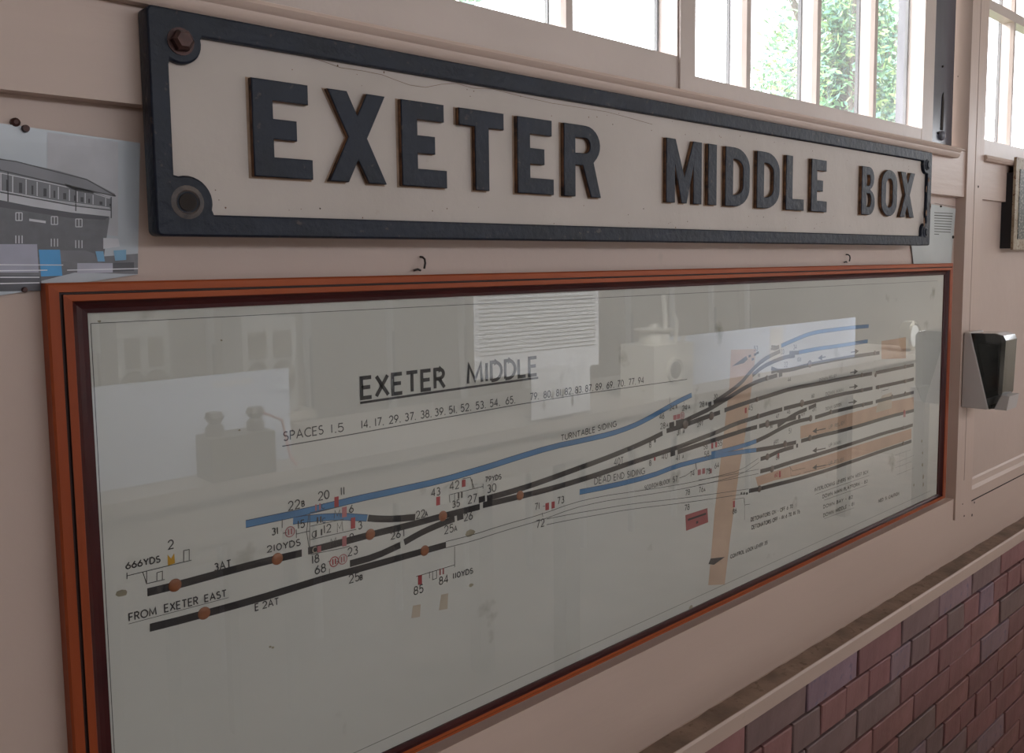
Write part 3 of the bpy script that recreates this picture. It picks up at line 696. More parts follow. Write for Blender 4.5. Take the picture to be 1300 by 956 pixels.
ribbon(bm, M([(457,511.5),(560,496.5),(683,479.5)]), .0030, Z4); part('title_underline', bm, ink, dia)
text('SPACES', (360,559.5), (410,550.5), 11); text('1.5', (420,549.5), (436,547.5), 10.5)
for s_,x_ in (('14.',458.5),('17.',476),('29.',494),('37.',514),('38.',534),('39.',552),('51.',570),('52.',585),('53.',604),('54.',622),('65.',642)):
    text(s_, (x_, 543.8-(x_-458)*.166), None, 9.6-(x_-458)*.004, wt=.0014)
for s_,x_ in (('79.',673),('80.',690),('81.',706),('82.',717),('83.',730),('87.',743),('89.',756),('69.',770),('70.',784),('77.',798),('94',810)):
    text(s_, (x_, 508-(x_-673)*.152), None, 8.4-(x_-673)*.006, wt=.0015)
bm = bmesh.new(); ribbon(bm, M([(358,566.5),(440,552.5),(540,534.5),(652,514.5),(740,500),(818,489),(872,481.5)]), .0012, Z4)
ribbon(bm, M([(163,792),(290,758.5)]), .0006, Z4)
part('ruled_underline', bm, ink_thin, dia)
T_ = text
T_('TURNTABLE', (712,559.5), (755,548), 7); T_('SIDING', (759,547), (782,540.5), 6.8)
T_('DEAD', (754.5,615), (775,610.5), 8); T_('END', (779,610), (792,607), 7.6); T_('SIDING', (796,606.2), (818,601.3), 7.4)
T_('SCOTCH BLOCK', (818,622.3), (850,613), 5.5, wt=.001); T_('57', (854,612.3), None, 6.5)
T_('40T', (779.5,591), (791,588.5), 8.5)
T_('73', (707.5,640.3), None, 8.5); T_('71', (679,647.5), None, 8); T_('72', (681,670.5), None, 9.5)
T_('79YDS', (616,611.8), (636,608), 6); T_('30', (618.5,626), None, 10); T_('27', (594,639.5), None, 10); T_('26', (589,661.5), None, 9.5)
T_('25', (564,678), None, 10); T_('a', (576.5,674.5), None, 9); T_('35', (574,644.8), None, 8.5); T_('42', (571,622.3), None, 10); T_('43', (547.5,630.5), None, 9.5)
T_('22', (528,658.8), None, 9.5); T_('a', (539.5,655.5), None, 8); T_('26T', (496,684.8), (515,680), 9)
T_('22', (366,648), None, 11); T_('b', (383,643), None, 10); T_('20', (404,635.3), None, 10.5); T_('11', (432.5,628.5), None, 9.5)
T_('6', (443.5,651), None, 9.5); T_('15', (378,671), None, 9.5); T_('12', (411,677), None, 10); T_('3', (454.5,672), None, 9.5); T_('9', (444,687), None, 9)
T_('23', (441.5,706), None, 10); T_('18', (396,715.5), None, 10); T_('68', (400,729), None, 10.5)
T_('25', (443,740.5), None, 10.5); T_('b', (457,736.3), None, 9); T_('31', (345,679.5), None, 8.5); T_('210YDS', (339,701.3), (381,694), 8)
T_('110YDS', (575,734.5), (600,728.5), 6.5); T_('84', (557.5,742.5), None, 9.5); T_('85', (525.5,755.3), None, 10)
T_('E', (324,775.3), None, 8.5); T_('2AT', (333.5,772.5), (353.5,767.5), 8.5); T_('3AT', (272,724.8), (293,719.3), 9)
T_('FROM', (164,788.4), (198,780), 9.5); T_('EXETER', (209,777), (251,766.5), 9.5); T_('EAST', (260,764), (287,757), 8.5)
T_('666YDS', (160,722.3), (203,713.5), 8); T_('2', (213.5,697.3), None, 11)
for s_,x_,y_,h_ in (('24',866,521.5,6.5),('a',874,519,6),('46',837,532.3,6.5),('28',838,544.7,7),('a',846,542,6),('31',859,552.5,7),('a',867,550,6),('8',824,568,6.5),('8',824,591.3,6.5),('40',840,583.5,7.5),
    ('41',858,585,7),('a',866,582,6),('28',888,517,6.5),('b',896,514.5,5.5),('24',850,521,6),('b',858,518,5.5),('29T',885,542,5.5),('45',950,521.5,6.5),('56',893,570.5,6),('55',911,566.8,6.5),('58',894,580.8,7),('64',907,594.8,6.5),
    ('75',896,602.5,6.5),('74',876,605,6),('78',870,629,6.5),('76',887,625.5,6.5),('a',893.5,624,5.5),('78',869,648.5,7),('86',930,652.5,6),('53',957,445.5,6),('32',995,466,6),('33',991,449.5,5.5),('34',1007,443.5,5.5),('106',1012,459,5),
    ('49',1017,528.8,6),('46',999,525.5,5),('47',985,531,4.5),('50',977,543.5,4.5),('69T',982,564.5,5),('88',985,583.8,5.5),('60',1030,505,4.5),('44',1000,484.5,4.5),('49T',1031,523,4.5),('51',1001,550.5,6),('16',962,478.5,4.5),('30',906,506,5)):
    T_(s_, (x_,y_), None, h_, ink_thin, .0013)
T_('60', (983,606), None, 5, red, .0016)
T_('DOWN MAIN', (1048,502.5), (1070,496.5), 4, ink_faint, .0012); T_('DOWN GOODS', (1048,521), (1068,515), 3.6, ink_faint, .0012)
T_('UP RELIEF', (1052,544.5), (1072,538.5), 4, ink_faint, .0012); T_('UP MAIN', (1052,567.5), (1067,563), 4, ink_faint, .0012); T_('UP RELIEF', (1052,590.5), (1071,585), 4, ink_faint, .0012)
T_('DOWN RELIEF', (1040,484), (1062,478), 3.4, ink_faint, .001)
for s_,a,b,h_ in (('DETONATORS ON - OFF 6 70', (953,662), (1006,645.5), 4.6),('DETONATORS OFF - IN 6 70 IN 76', (954,672), (1015,652.5), 4.6),
    ('INTERLOCKING LEVERS WITH WEST BOX', (1034,624), (1102,600.5), 4),('DOWN MAIN PLATFORM - 80', (1044,632.5), (1101,612.5), 4),('DOWN BAY - 82', (1045,645.5), (1082,632.5), 4),('DOWN MIDDLE - 81', (1045,656.5), (1084,641), 4),
    ('CONTROL LOCK LEVER 35', (927,709), (974,690.5), 4.2)):
    T_(s_, a, b, h_, ink_thin, .0014)
T_('MED. 5. CAUTION', (1115,638), (1141,628), 3.6, ink_thin, .0018)
bm = bmesh.new()
for a,b in (((1035,627.5),(1103,603.5)),((1046,635),(1101,615.5)),((1046,658.5),(1084,644.5))): ribbon(bm, M([a,b]), .0008, Z4)
for a in ((1136,578,1156,571),(1138,587,1160,578),(1136,594,1157,586),(1138,603,1160,594),(1142,574,1142,607),(1150,572,1150,602)): ribbon(bm, M([a[:2],a[2:]]), .0007, Z4)
part('ruled_underline', bm, ink_faint, dia)
# arrows
def arrow(x0,y0,x1,y1):
    bm = bmesh.new(); a = Vector(M([(x0,y0)])[0]); b = Vector(M([(x1,y1)])[0]); d = (b-a).normalized(); nn = Vector((-d.y,d.x))
    ribbon(bm, [tuple(a),tuple(b-d*.012)], .0022, Z4)
    vs = [bm.verts.new((v.x,Z4,v.y)) for v in (b, b-d*.018+nn*.006, b-d*.018-nn*.006)]; bm.faces.new(vs)
    part('direction_arrow', bm, ink, dia)
for a in ((1080,447.3,1090,445.6),(1079,473,1089,471.2),(1078,492,1089,490),(1077,511.5,1088,509.4),(1048,453,1038,454.8),(1048,544,1031,547.8),(1048,569,1031,572.5),(1048,590.5,1031,594)): arrow(*a)
bm = bmesh.new()
for a in ((1048,590.5,1060,587.5),(1020,600,1048,593),(1002,592,1006,598),(1005,598,1022,594)): ribbon(bm, M([a[:2],a[2:]]), .0009, Z4)
poly(bm, [(929,465),(947,452),(949,456),(944,461)], Z4); poly(bm, [(899,716),(902,709),(920,707),(906,717)], Z4)
for x_,y_ in ((950,451),(957,449),(960,447),(954,455)): poly(bm, [(x_,y_),(x_+3,y_-1),(x_+3,y_+2),(x_,y_+3)], Z4)
ribbon(bm, M([(873,660),(896,652)]), .0035, Z4); poly(bm, [(883.5,662),(886,661),(886,664),(883.5,665)], Z4)
part('pointer_mark', bm, ink, dia)
# ---- signal marks ----
bmr, bmp, bmk, bmy = bmesh.new(), bmesh.new(), bmesh.new(), bmesh.new()
def rectmark(bm, x, y, w_, h_, fill=True, sk=-.22):
    poly(bm, [(x-w_/2,y-h_/2-sk*w_/2),(x+w_/2,y-h_/2+sk*w_/2),(x+w_/2,y+h_/2+sk*w_/2),(x-w_/2,y+h_/2-sk*w_/2)], Z3)
for a in ((427,637,5.5,13),(448,664,5.5,14),(556,636,5,11),(588.5,613.5,4.5,9),(533,736,5,12),(694.5,643,4.5,9),(702,641,4,8.5),(989.8,602,2.4,8),(946.5,521,2.4,7),(931.5,640,2.5,8),(904,566,2.5,7),(909,564.5,2.5,7),(1058-70,578.5,2.2,6)): rectmark(bmr, *a)
for a in ((437,650,6,13),(437,687,5.5,13),(405,697,5,8),(856.5,530,4,6),(861,528.8,4,6),(902,598,3,6),(887.5,599.5,4,7),(893,598,3.5,7),(1148,527,3,5)): rectmark(bmp, *a)
for x_,y_ in ((400.8,644.3),(406,643),(558.5,726),(562.5,725),(401,677),(408,675.5),(403,660.5),(407,659.5),(582,629),(586,628)): rectmark(bmp if x_<410 and y_<650 or x_>550 and y_>700 else bmk, x_, y_, 2, 8)
for x_,y_,bmx in ((368,675,bmp),(424,713,bmr),(435,710,bmp),(866,527.5,bmp)):
    q = at(x_,y_,PAY); r_ = .0058
    ribbon(bmx, [(q.x+r_*math.cos(a*.3),q.z+r_*math.sin(a*.3)) for a in range(22)], .0012, Z3)
    ribbon(bmx, [(q.x-.0018,q.z-.0035),(q.x-.0018,q.z+.0035)], .0018, Z3); ribbon(bmx, [(q.x+.0018,q.z-.0035),(q.x+.0018,q.z+.0035)], .0018, Z3)
for x_,y_ in ((831,582.5),(831.3,559.5)):
    q = at(x_,y_,PAY); r_ = .0022
    ribbon(bmr if y_>570 else bmk, [(q.x+r_*.6*math.cos(a*.5),q.z+r_*math.sin(a*.5)) for a in range(14)], .0024, Z3)
poly(bmy, [(212.5,704),(217,709),(221,702),(222,715),(213,718)], Z3)
def L(*pts, w=.0008): ribbon(bmk, M(list(pts)), w, Z3)
L((161,727),(161,735)); L((161,731),(243,711)); L((233,713),(233,699),(240,697.5),(240,711)); L((181,726),(186,741),(209,735.5)); L((186,725),(186,741)); L((199,737),(199,727),(206,725),(206,735.5))
L((358,659),(358,670)); L((359,677),(364,676)); L((376,672),(376,683)); L((376,678),(393,674)); L((392,652),(389,675),(393,700)); L((393,652),(393,704)); L((393,651),(430,643.5)); L((394,668),(436,659)); L((394,685),(452,672)); L((394,704),(436,695.5),(444,693))
L((418,722),(418,731)); L((416,713),(420,712)); L((427,713),(430,712)); L((424,658),(425,648),(428,655),(431,647),(432,656)); L((428,676),(428,664),(431,671),(434,662),(435,674)); L((419,694),(420,684),(423,690),(426,682),(427,692))
T_('C', (408,646), None, 6, blue_edge, .001); T_('C', (409,664), None, 6, blue_edge, .001); T_('C', (396,683), None, 8, ink_thin, .001); T_('C', (397,702), None, 7, tape_pale, .001)
L((577,694),(577,718)); L((528,732),(577,717)); L((577,713),(577,720)); L((545,726),(545,734)); L((549,726),(549,736),(554,734),(554,724))
L((571,628),(613,617.5)); L((613,614),(613,620)); L((587,608),(597,606),(602,620)); L((599,608),(600,620)); L((570,628),(571,638)); L((577,627),(577,635)); L((688,651),(689,656)); L((689,643),(692,642)); L((881,572-15),(881,560))
L((883,588),(884,596),w=.0016); L((862,607),(870,604),(882,596)); L((850,514),(850,504)); L((868,513),(868,509)); L((930,634),(944,632),(945,641),(952,640))
L((1016,601),(1010,604),(1004,604),(1003,594)); L((1119,499),(1119,496),(1127,494)); L((1128,489),(1128,494),(1121,496)); L((1127,521),(1127,527)); L((945,632),(945,660))
for x_ in (941,944.5,948): rectmark(bmk, x_, 626.5, 2, 3)
for bm_, nm, m_ in ((bmr,'red_signal_mark',red),(bmp,'pink_signal_mark',pink),(bmk,'fine_signal_line',ink_thin),(bmy,'yellow_signal_mark',yellow)): part(nm, bm_, m_, dia)

# hooks above the frame -------------------------------------------------------
def hook(px_, py_, lab, s=1):
    p = at(px_,py_,.0); o = empty('wire_hook', (p.x,.018,p.z), lab, 'hook')
    bm = bmesh.new()
    tube(bm, [(p.x+.001,.020,p.z+.007),(p.x+.001,.015,p.z+.0065),(p.x+.002,.012,p.z+.004),(p.x+.002,.011,p.z-.001),(p.x+.001,.012,p.z-.008)], .0014*s, 8)
    part('hook_wire', bm, wirem, o, smooth=True)
    bm = bmesh.new(); tube(bm, [(p.x-.012,.017,p.z-.010),(p.x-.007,.015,p.z-.0085),(p.x-.002,.016,p.z-.010)], .0014*s, 8); part('eyelet', bm, wirem, o, smooth=True)
hook(545,333, 'small dark wire hook above frame below second X of sign'.replace('second X of sign','large letter X and E'))
hook(1085,327, 'small dark wire hook above right end of frame below letters BOX')

# ================================================================== LEFT PHOTOGRAPH
PHY = .0165
ph = empty('monochrome_photograph', (.2,PY,1.58), 'black and white photograph of a tall signal box pinned at left edge', 'photograph')
def PX(pts, Y=PHY): return pxl(pts, Y)
def pprint(name, pts, col, y, var=.08, m=None, sc_=40):
    bm = bmesh.new(); vs = [bm.verts.new((x,y,z)) for x,z in PX(pts)]; f = bm.faces.new(vs); f.normal_update()
    if f.normal.y > 0: f.normal_flip()
    return part(name, bm, m or mat('print_grey_%s'%name, col, .35, var, sc_), ph)
lift = lambda c: s2l(tuple(min(245,v*1.38) for v in c))
gr = lambda v: lift((v,v,v+6))
def pm(v, col=None): return mat('print_tone_%d'%v, col or gr(v), .3, .10, 40)
bm = bmesh.new(); q = PX([(-45,150),(178,181.5),(175,348.5),(-45,382)])
vs = [bm.verts.new((x,PHY+.0002,z)) for x,z in q]; bk = [bm.verts.new((x,PHY+.0012,z)) for x,z in q]
bm.faces.new(vs); bm.faces.new(bk[::-1])
for i in range(4): bm.faces.new((vs[i],bk[i],bk[(i+1)%4],vs[(i+1)%4]))
bmesh.ops.recalc_face_normals(bm, faces=bm.faces[:])
part('photo_sheet', bm, mat('photo_sky_grey', lift((140,145,152)), .25, .05, 12), ph)
P1, P2, P3, P4, P5 = PHY-.0001, PHY-.0002, PHY-.0003, PHY-.0004, PHY-.0005
pprint('printed_sky', [(60,168),(150,180),(150,300),(60,290)], gr(138), P1+.00006)
pprint('printed_roof', [(-45,188),(0,201),(20,205),(75,217),(110,227),(146,246),(146,250),(118,243),(0,216),(-45,208)], gr(96), P2)
pprint('printed_brickwork', [(-45,245),(0,253),(139,276),(132,325),(110,330),(-45,330)], gr(80), P1, .12, sc_=120)
pprint('printed_window_band', [(-45,205),(0,216),(118,243),(141,252),(141,265),(70,256),(0,243),(-45,236)], gr(88), P2)
pprint('printed_white_band', [(-45,236),(0,244),(40,250),(92,261),(141,266),(141,275),(92,270),(40,262),(0,254),(-45,247)], gr(150), P3)
pprint('printed_dark_eaves', [(-45,247),(0,254),(40,262),(92,270),(139,275),(133,279),(90,277),(-45,256)], gr(58), P3)
pprint('printed_canopy', [(82,233),(96,237),(120,243),(118,246),(96,242),(84,237)], gr(45), P4)
bm = bmesh.new(); bk2 = bmesh.new()
def PR(bm_, pts, w_, y=P4): ribbon(bm_, PX(pts), w_, y)
for i,x_ in enumerate((-25,-14,1,9,16,26,33,41,47,57,63,69,74,82,88,95,98,104,108,113,118,128,134,140)):
    t_ = x_/141; yt = 217+t_*33; yb_ = 243+t_*21
    if i % 2 == 0: PR(bm, [(x_,yt+3),(x_,yb_-1)], .0008)
    else: PR(bk2, [(x_,yt+9),(x_,yb_-2)], .0026 if i%4==1 else .0016)
PR(bm, [(0,219.5),(60,232),(118,245),(139,252)], .0008); PR(bm, [(0,242),(70,255),(139,264)], .0008)
for x_,y_ in ((24,275),(69,280),(100,283)):
    for k in (-4,0,4): PR(bm, [(x_+k,y_-5),(x_+k,y_+5)], .0008, P3)
    for k in (-5,5): PR(bm, [(x_-4,y_+k),(x_+4,y_+k)], .0008, P3)
for x_,y_ in ((24,304),(69,308),(100,310)):
    for k in (-4,0,4): PR(bm, [(x_+k,y_-5),(x_+k,y_+5)], .0008, P3)
PR(bm, [(37,279),(58,282)], .0022, P3)
part('printed_window_frames', bm, mat('print_white', gr(165), .3), ph)
for a in ([(-5,204),(0,216),(60,230),(118,243),(147,249)],[(0,244),(92,261),(141,267)],[(10,218),(10,256)],[(96,240),(96,268)],[(141,250),(141,277)],[(-45,196),(20,205),(110,228),(147,249)]): PR(bk2, a, .0010)
part('printed_dark_lines', bk2, mat('print_black', gr(40), .3), ph)
pprint('printed_train_roof', [(76,318),(108,318),(120,322),(122,330),(76,332)], gr(92), P3)
pprint('printed_track_bed', [(-45,326),(0,326),(48,326),(76,330),(175,322),(175,348),(95,346),(-45,381)], gr(92), P2, .2, sc_=60)
pprint('printed_pale_wagon', [(-45,310),(47,310),(49,346),(-45,346)], lift((128,128,142)), P3)
pprint('blue_patch_tall', [(49,317),(76,317),(79,350),(52,351)], lift((60,120,165)), P4)  # tall blue patch laid flat over the photograph
pprint('blue_patch_small', [(121,319),(131,319),(133,332),(124,332)], lift((90,130,160)), P4)  # small blue patches, flat on the sheet
pprint('blue_patch_small', [(144,318),(160,317),(160,330),(146,331)], lift((90,125,150)), P4)
pprint('printed_dark_wagon', [(143,334),(170,333),(170,344),(143,345)], gr(62), P4)
pprint('printed_pale_wagon', [(98,334),(143,334),(143,346),(98,347)], lift((135,135,148)), P3)
pprint('printed_far_cottages', [(131,302),(150,303),(152,313),(131,316)], gr(150), P3)
pprint('printed_dark_ground', [(-45,349),(52,350),(53,369),(0,370),(-45,378)], gr(72), P3, .35, sc_=30)
bm = bmesh.new()
for a in ([(-20,336),(80,336.5)],[(85,343),(175,341)],[(-20,344),(60,343)],[(0,352),(50,352)],[(0,360),(50,359)]): PR(bm, a, .0009, P5)
part('printed_rails', bm, mat('print_pale_line', gr(170), .3), ph)
bm = bmesh.new(); box(bm, .10, at(175,250,PHY).x, PHY-.0012, PHY-.0009, 1.60, 1.715); part('laminate_film', bm, lam_glass, ph)
q = at(20,155,.016); pin = bmesh.new(); lathe(pin, [(.0042,0),(.004,.004),(.002,.006)], (q.x,.020,q.z), 'y', 12); part('pin', pin, ironbolt, ph)
q = at(33,163,.013); pin = bmesh.new(); lathe(pin, [(.0035,0),(.003,.004)], (q.x,.0155,q.z), 'y', 12); part('pin', pin, ironbolt, ph)
q = at(32,368,.014); pin = bmesh.new(); lathe(pin, [(.0028,0),(.002,.003)], (q.x,.016,q.z), 'y', 12); part('pin', pin, ironbolt, ph)

# ================================================================== NOTICE BETWEEN SIGN AND POST
NY = .0165
no = empty('paper_notice', (2.27,PY,1.58), 'tilted laminated paper notice tucked between sign end and cream post', 'notice')
bm = bmesh.new(); q = pxl([(1150,253),(1213.5,265),(1207,338),(1160,336)], NY)
vs = [bm.verts.new((x,NY,z)) for x,z in q]; bk = [bm.verts.new((x,NY+.001,z)) for x,z in q]
bm.faces.new(vs); bm.faces.new(bk[::-1])
for i in range(4): bm.faces.new((vs[i],bk[i],bk[(i+1)%4],vs[(i+1)%4]))
bmesh.ops.recalc_face_normals(bm, faces=bm.faces[:]); part('notice_sheet', bm, mat('notice_paper', (.50,.52,.52), .35, .06, 12), no)
bm = bmesh.new()
for k in range(9):
    y_ = 270+k*3.4; ribbon(bm, pxl([(1186,y_),(1209.5-k*.4,y_+1.2)] if k<8 else [(1186,y_),(1192,y_+.3)], NY), .0022 if k!=1 else .003, NY-.0003)
part('printed_text_line', bm, ink_faint, no)
bm = bmesh.new(); ribbon(bm, pxl([(1186,258),(1213,263)], NY), .001, NY-.0003); part('sheet_edge_line', bm, ink_thin, no)
q = at(1194,262,NY); pin = bmesh.new(); lathe(pin, [(.003,0),(.002,.003)], (q.x,NY,q.z), 'y', 10); part('pin', pin, wirem, no)
q = at(1209.5,301,NY); pin = bmesh.new(); lathe(pin, [(.004,0),(.003,.003)], (q.x,NY,q.z), 'y', 10); part('pin', pin, wirem, no)

# ================================================================== SOAP DISPENSER ON THE POST
sx0, sx1 = at(1223,430,-.006).x, at(1223,430,-.006).x+.098
yw = -.006; ytop, ybot = 1.406, 1.205
so = empty('soap_dispenser', ((sx0+sx1)/2, yw, ybot), 'smoked and white plastic soap dispenser on cream post right of frame', 'soap dispenser')
bm = bmesh.new(); prof = [(yw,ybot),(yw,ytop-.004),(yw-.006,ytop),(yw-.017,ytop-.002),(yw-.066,ybot+.008),(yw-.064,ybot+.001)]
prism_x(bm, prof, sx0, sx1); part('white_backplate', bm, white_pl, so, bevel=.003)
# smoked cover: side profile in (y,z) with the front edge rounded in plan
bm = bmesh.new(); secs = []
for f_, ins in ((0,0.004),(.06,.0),(.94,.0),(1,.004)):
    xx = sx0+.002+(sx1-sx0-.004)*f_
    pr = [(yw-.0175,ytop-.003+ins*0),(yw-.075+ins,ytop-.001),(yw-.094+ins*2,ytop-.006),(yw-.100+ins*2,ytop-.018),(yw-.096+ins*2,ybot+.045),(yw-.088+ins*2,ybot+.028),(yw-.078+ins,ybot+.004),(yw-.0675,ybot+.002)]
    secs.append([bm.verts.new((xx,y,z)) for y,z in pr])
for a,b in zip(secs,secs[1:]):
    n = len(a)
    for i in range(n): bm.faces.new((a[i],a[(i+1)%n],b[(i+1)%n],b[i]))
bm.faces.new(secs[0][::-1]); bm.faces.new(secs[-1]); bmesh.ops.recalc_face_normals(bm, faces=bm.faces[:])
part('smoked_cover', bm, glass_smoke, so)
bm = bmesh.new(); box(bm, sx0+.014, sx1-.014, yw-.082, yw-.03, ybot+.05, ytop-.03)
for v in bm.verts:
    if v.co.z < ybot+.06: v.co.y = yw-.06 if v.co.y > yw-.06 else yw-.08
part('soap_pouch', bm, mat('dark_soap_tank',(.02,.025,.03),.25), so, bevel=.006)
bm = bmesh.new(); box(bm, sx0+.012, sx1-.012, yw-.112, yw-.078, ybot+.002, ybot+.040)
for v in bm.verts:
    if v.co.z > ybot+.03 and v.co.y > yw-.09: v.co.y -= .012
    if v.co.z < ybot+.03 and v.co.y < yw-.1: v.co.y += .006
part('push_lever', bm, white_pl, so, bevel=.004)

# ================================================================== AGED SIGN AT THE RIGHT EDGE
ex0 = at(1289,222,-.02).x; ez1 = at(1291,205,-.02).z; ez0 = at(1290,317,-.02).z
es = empty('aged_enamel_sign', (ex0+.2,0,ez0), 'rust edged cream sign on dark backing cut off by right edge', 'sign')
part('dark_backing_box', bx(ex0+.003, ex0+.55, -.0145, .014, ez0+.004, ez1-.03), mat('backing_black',(.010,.009,.013),.6), es)  # near-black box filling the space behind the plate
part('sign_plate', bx(ex0, ex0+.56, -.022, -.015, ez0, ez1+.012), mat('rusted_cream_enamel',(.40,.34,.25),.45,.3,30,col2=(.22,.15,.09),spots=(.12,.04,.02),thr=.56), es, bevel=.002)
bm = bmesh.new(); box(bm, ex0+.030, ex0+.53, -.0235, -.021, ez0+.03, ez1-.02); part('inner_panel', bm, mat('dark_green_enamel',(.05,.06,.05),.4,.3,40,spots=(.4,.36,.3),thr=.55), es)

# ================================================================== THINGS BEHIND THE CAMERA SEEN IN THE GLASS
GY = .0074
YV = 1.2
def mir(px_, py_, Yv=YV):
    p = at(px_,py_,GY+Yv); return Vector((p.x, GY-Yv, p.z))
tz = mir(250,606).z
BX0, BX1 = mir(40,600).x, 5.2
ys = GY-YV
bench = empty('instrument_bench', (BX0,ys-.2,0), 'long pale wooden bench reflected in the diagram glass', 'bench')
part('bench_top', bx(BX0, BX1, ys-.50, ys+.10, tz-.035, tz), mat('pale_bench_top',(.50,.44,.38),.4,.1,6), bench, bevel=.004)
part('bench_front', bx(BX0+.03, BX1-.03, ys+.05, ys+.07, tz-.16, tz-.036), mat('bench_rail',(.42,.36,.29),.5), bench)
for x in (BX0+.05, 2.1, BX1-.12):
    for y in (ys-.46, ys-.0): part('bench_leg', bx(x, x+.07, y, y+.06, 0, tz-.036), mat('bench_leg_paint',(.38,.32,.26),.5), bench)
bgrey = mat('blue_grey_board', (.66,.74,.90), .6, .04)
def board(name, x0, x1, z1, lab, y=ys-.02, m=None, z0=None):
    o = empty(name, ((x0+x1)/2,y,tz), lab, 'display board')
    part('panel', bx(x0, x1, y-.012, y, (z0 or tz+.001), z1), m or bgrey, o, bevel=.002)
    part('foot', bx(x0+.05, x0+.09, y-.08, y-.013, tz+.001, tz+.02), metal_gate, o); part('foot', bx(x1-.09, x1-.05, y-.08, y-.013, tz+.001, tz+.02), metal_gate, o)
    return o
b1_ = board('display_board', mir(60,470).x, mir(371,470).x, mir(371,468).z, 'blue grey board with small white caption strip reflected at left of glass')
a, b = mir(274,489), mir(325,486); part('caption_strip', bx(a.x,b.x,ys-.0199,ys-.018,a.z-.008,a.z+.006), mat('white_card',(.85,.85,.88),.5), b1_)
b2_ = board('display_board', mir(863,430).x, mir(1100,415).x, mir(863,430).z, 'long blue grey board reflected behind the upper right tracks', y=ys-.06)
a, b = mir(992,433), mir(1008,432); part('caption_card', bx(a.x,b.x,ys-.0599,ys-.058,a.z-.10,a.z+.06), mat('white_card2',(.85,.85,.88),.5), b2_)
# notices on stands
def card(name, pA, pB, lab, lines, y=ys+.02, dark=False):
    a, b = mir(*pA), mir(*pB); b.z = max(b.z, tz+.012); o = empty(name, ((a.x+b.x)/2, y, tz), lab, 'card')
    wc = mat('bright_card',(.88,.90,.95),.5,.02)
    part('card_sheet', bx(a.x, b.x, y, y+.003, b.z, a.z), wc, o)
    bm = bmesh.new()
    for k in range(lines):
        z = a.z-.012-k*(a.z-b.z)*.75/max(lines,1); ribbon(bm, [(a.x+.02,z),(b.x-.02,z)], .0035, 0)
    for v in bm.verts: v.co.y = y+.0034
    if lines: part('printed_text_line', bm, ink_faint, o)
    bm = bmesh.new(); xm = (a.x+b.x)/2; tube(bm, [(xm,y-.006,tz+.004),(xm,y-.006,b.z+.05)], .006, 8); box(bm, xm-.05, xm+.05, y-.03, y+.008, tz+.002, tz+.008)
    part('card_stand', bm, metal_gate, o); return o
card('information_card', (595,366), (754,462), 'large white card of printed text reflected above the word MIDDLE', 16)
c2 = card('information_card', (650,466), (725,556), 'white card with small diagram reflected below the text card', 0, y=ys+.088)
bm = bmesh.new()
for (u,v) in ((.35,.45),(.52,.45),(.78,.45),(.2,.25),(.68,.25)):
    a, b = mir(650,466), mir(725,556); b.z = max(b.z, tz+.012); x = a.x+(b.x-a.x)*u; z = b.z+(a.z-b.z)*v
    vs = [bm.verts.new((x+dx*.008,ys+.0917,z+dz*.02)) for dx,dz in ((-1,0),(0,-1),(1,0),(0,1))]; bm.faces.new(vs)
part('diagram_mark', bm, ink_faint, c2)
# hand lamp
la, lb = mir(806,438), mir(856,504); lw = (lb.x-la.x); lcx = (la.x+lb.x)/2; lz0 = tz+.001; lz1 = la.z
lampy = ys+.02
cream_en = mat('cream_enamel_lamp',(.85,.82,.74),.3,.05)
hl = empty('railway_hand_lamp', (lcx,lampy,tz), 'cream railway hand lamp with round lens reflected in glass', 'lamp')
part('lamp_body', bx(lcx-lw/2, lcx+lw/2, lampy-.09, lampy+.07, lz0, lz1), cream_en, hl, bevel=.008)
bm = bmesh.new(); lathe(bm, [(.058,0),(.058,.035),(.052,.045),(.074,.05),(.078,.056),(.02,.062),(.016,.075)], (lcx-.02,lampy-.01,lz1), 'z', 24); part('chimney', bm, cream_en, hl, smooth=True)
bm = bmesh.new()
lc = mir(831,467)
def lathe_py(bm, prof, c, n=24): # towards +y
    t = bmesh.new(); lathe(t, prof, (0,0,0), 'y', n)
    for v in t.verts: v.co = Vector((c[0]+v.co.x, c[1]-v.co.y, c[2]+v.co.z))
    me = bpy.data.meshes.new('t'); t.to_mesh(me); t.free(); bm.from_mesh(me); bpy.data.meshes.remove(me); bmesh.ops.recalc_face_normals(bm, faces=bm.faces[:])
lathe_py(bm, [(.050,0),(.050,.012),(.042,.015),(.036,.008)], (lcx,lampy+.07,lc.z)); lr_ = part('lens_ring', bm, cream_en, hl, smooth=True)
bm = bmesh.new(); lathe_py(bm, [(.034,0),(.028,.006),(.01,.010)], (lcx,lampy+.077,lc.z)); part('lens', bm, mat('dark_lens',(.15,.15,.14),.2), lr_, smooth=True)
bm = bmesh.new(); tube(bm, [(lcx-.01,lampy+.03,lz1-.0),(lcx-.01,lampy+.035,lz1+.1),(lcx-.005,lampy+.02,mir(833,374).z)], .009, 8); part('handle', bm, cream_en, hl, smooth=True)
bm = bmesh.new(); tube(bm, [(lcx+.06,lampy+.03,lz1-.0),(lcx+.065,lampy+.035,lz1+.08),(lcx+.055,lampy+.02,lz1+.12)], .008, 8); tube(bm, [(lcx+lw/2+.002,lampy,lz0+.04),(lcx+lw/2+.035,lampy,lz0+.1),(lcx+lw/2+.03,lampy,lz0+.22),(lcx+lw/2+.002,lampy,lz1-.03)], .009, 8); part('side_bracket', bm, cream_en, hl, smooth=True)
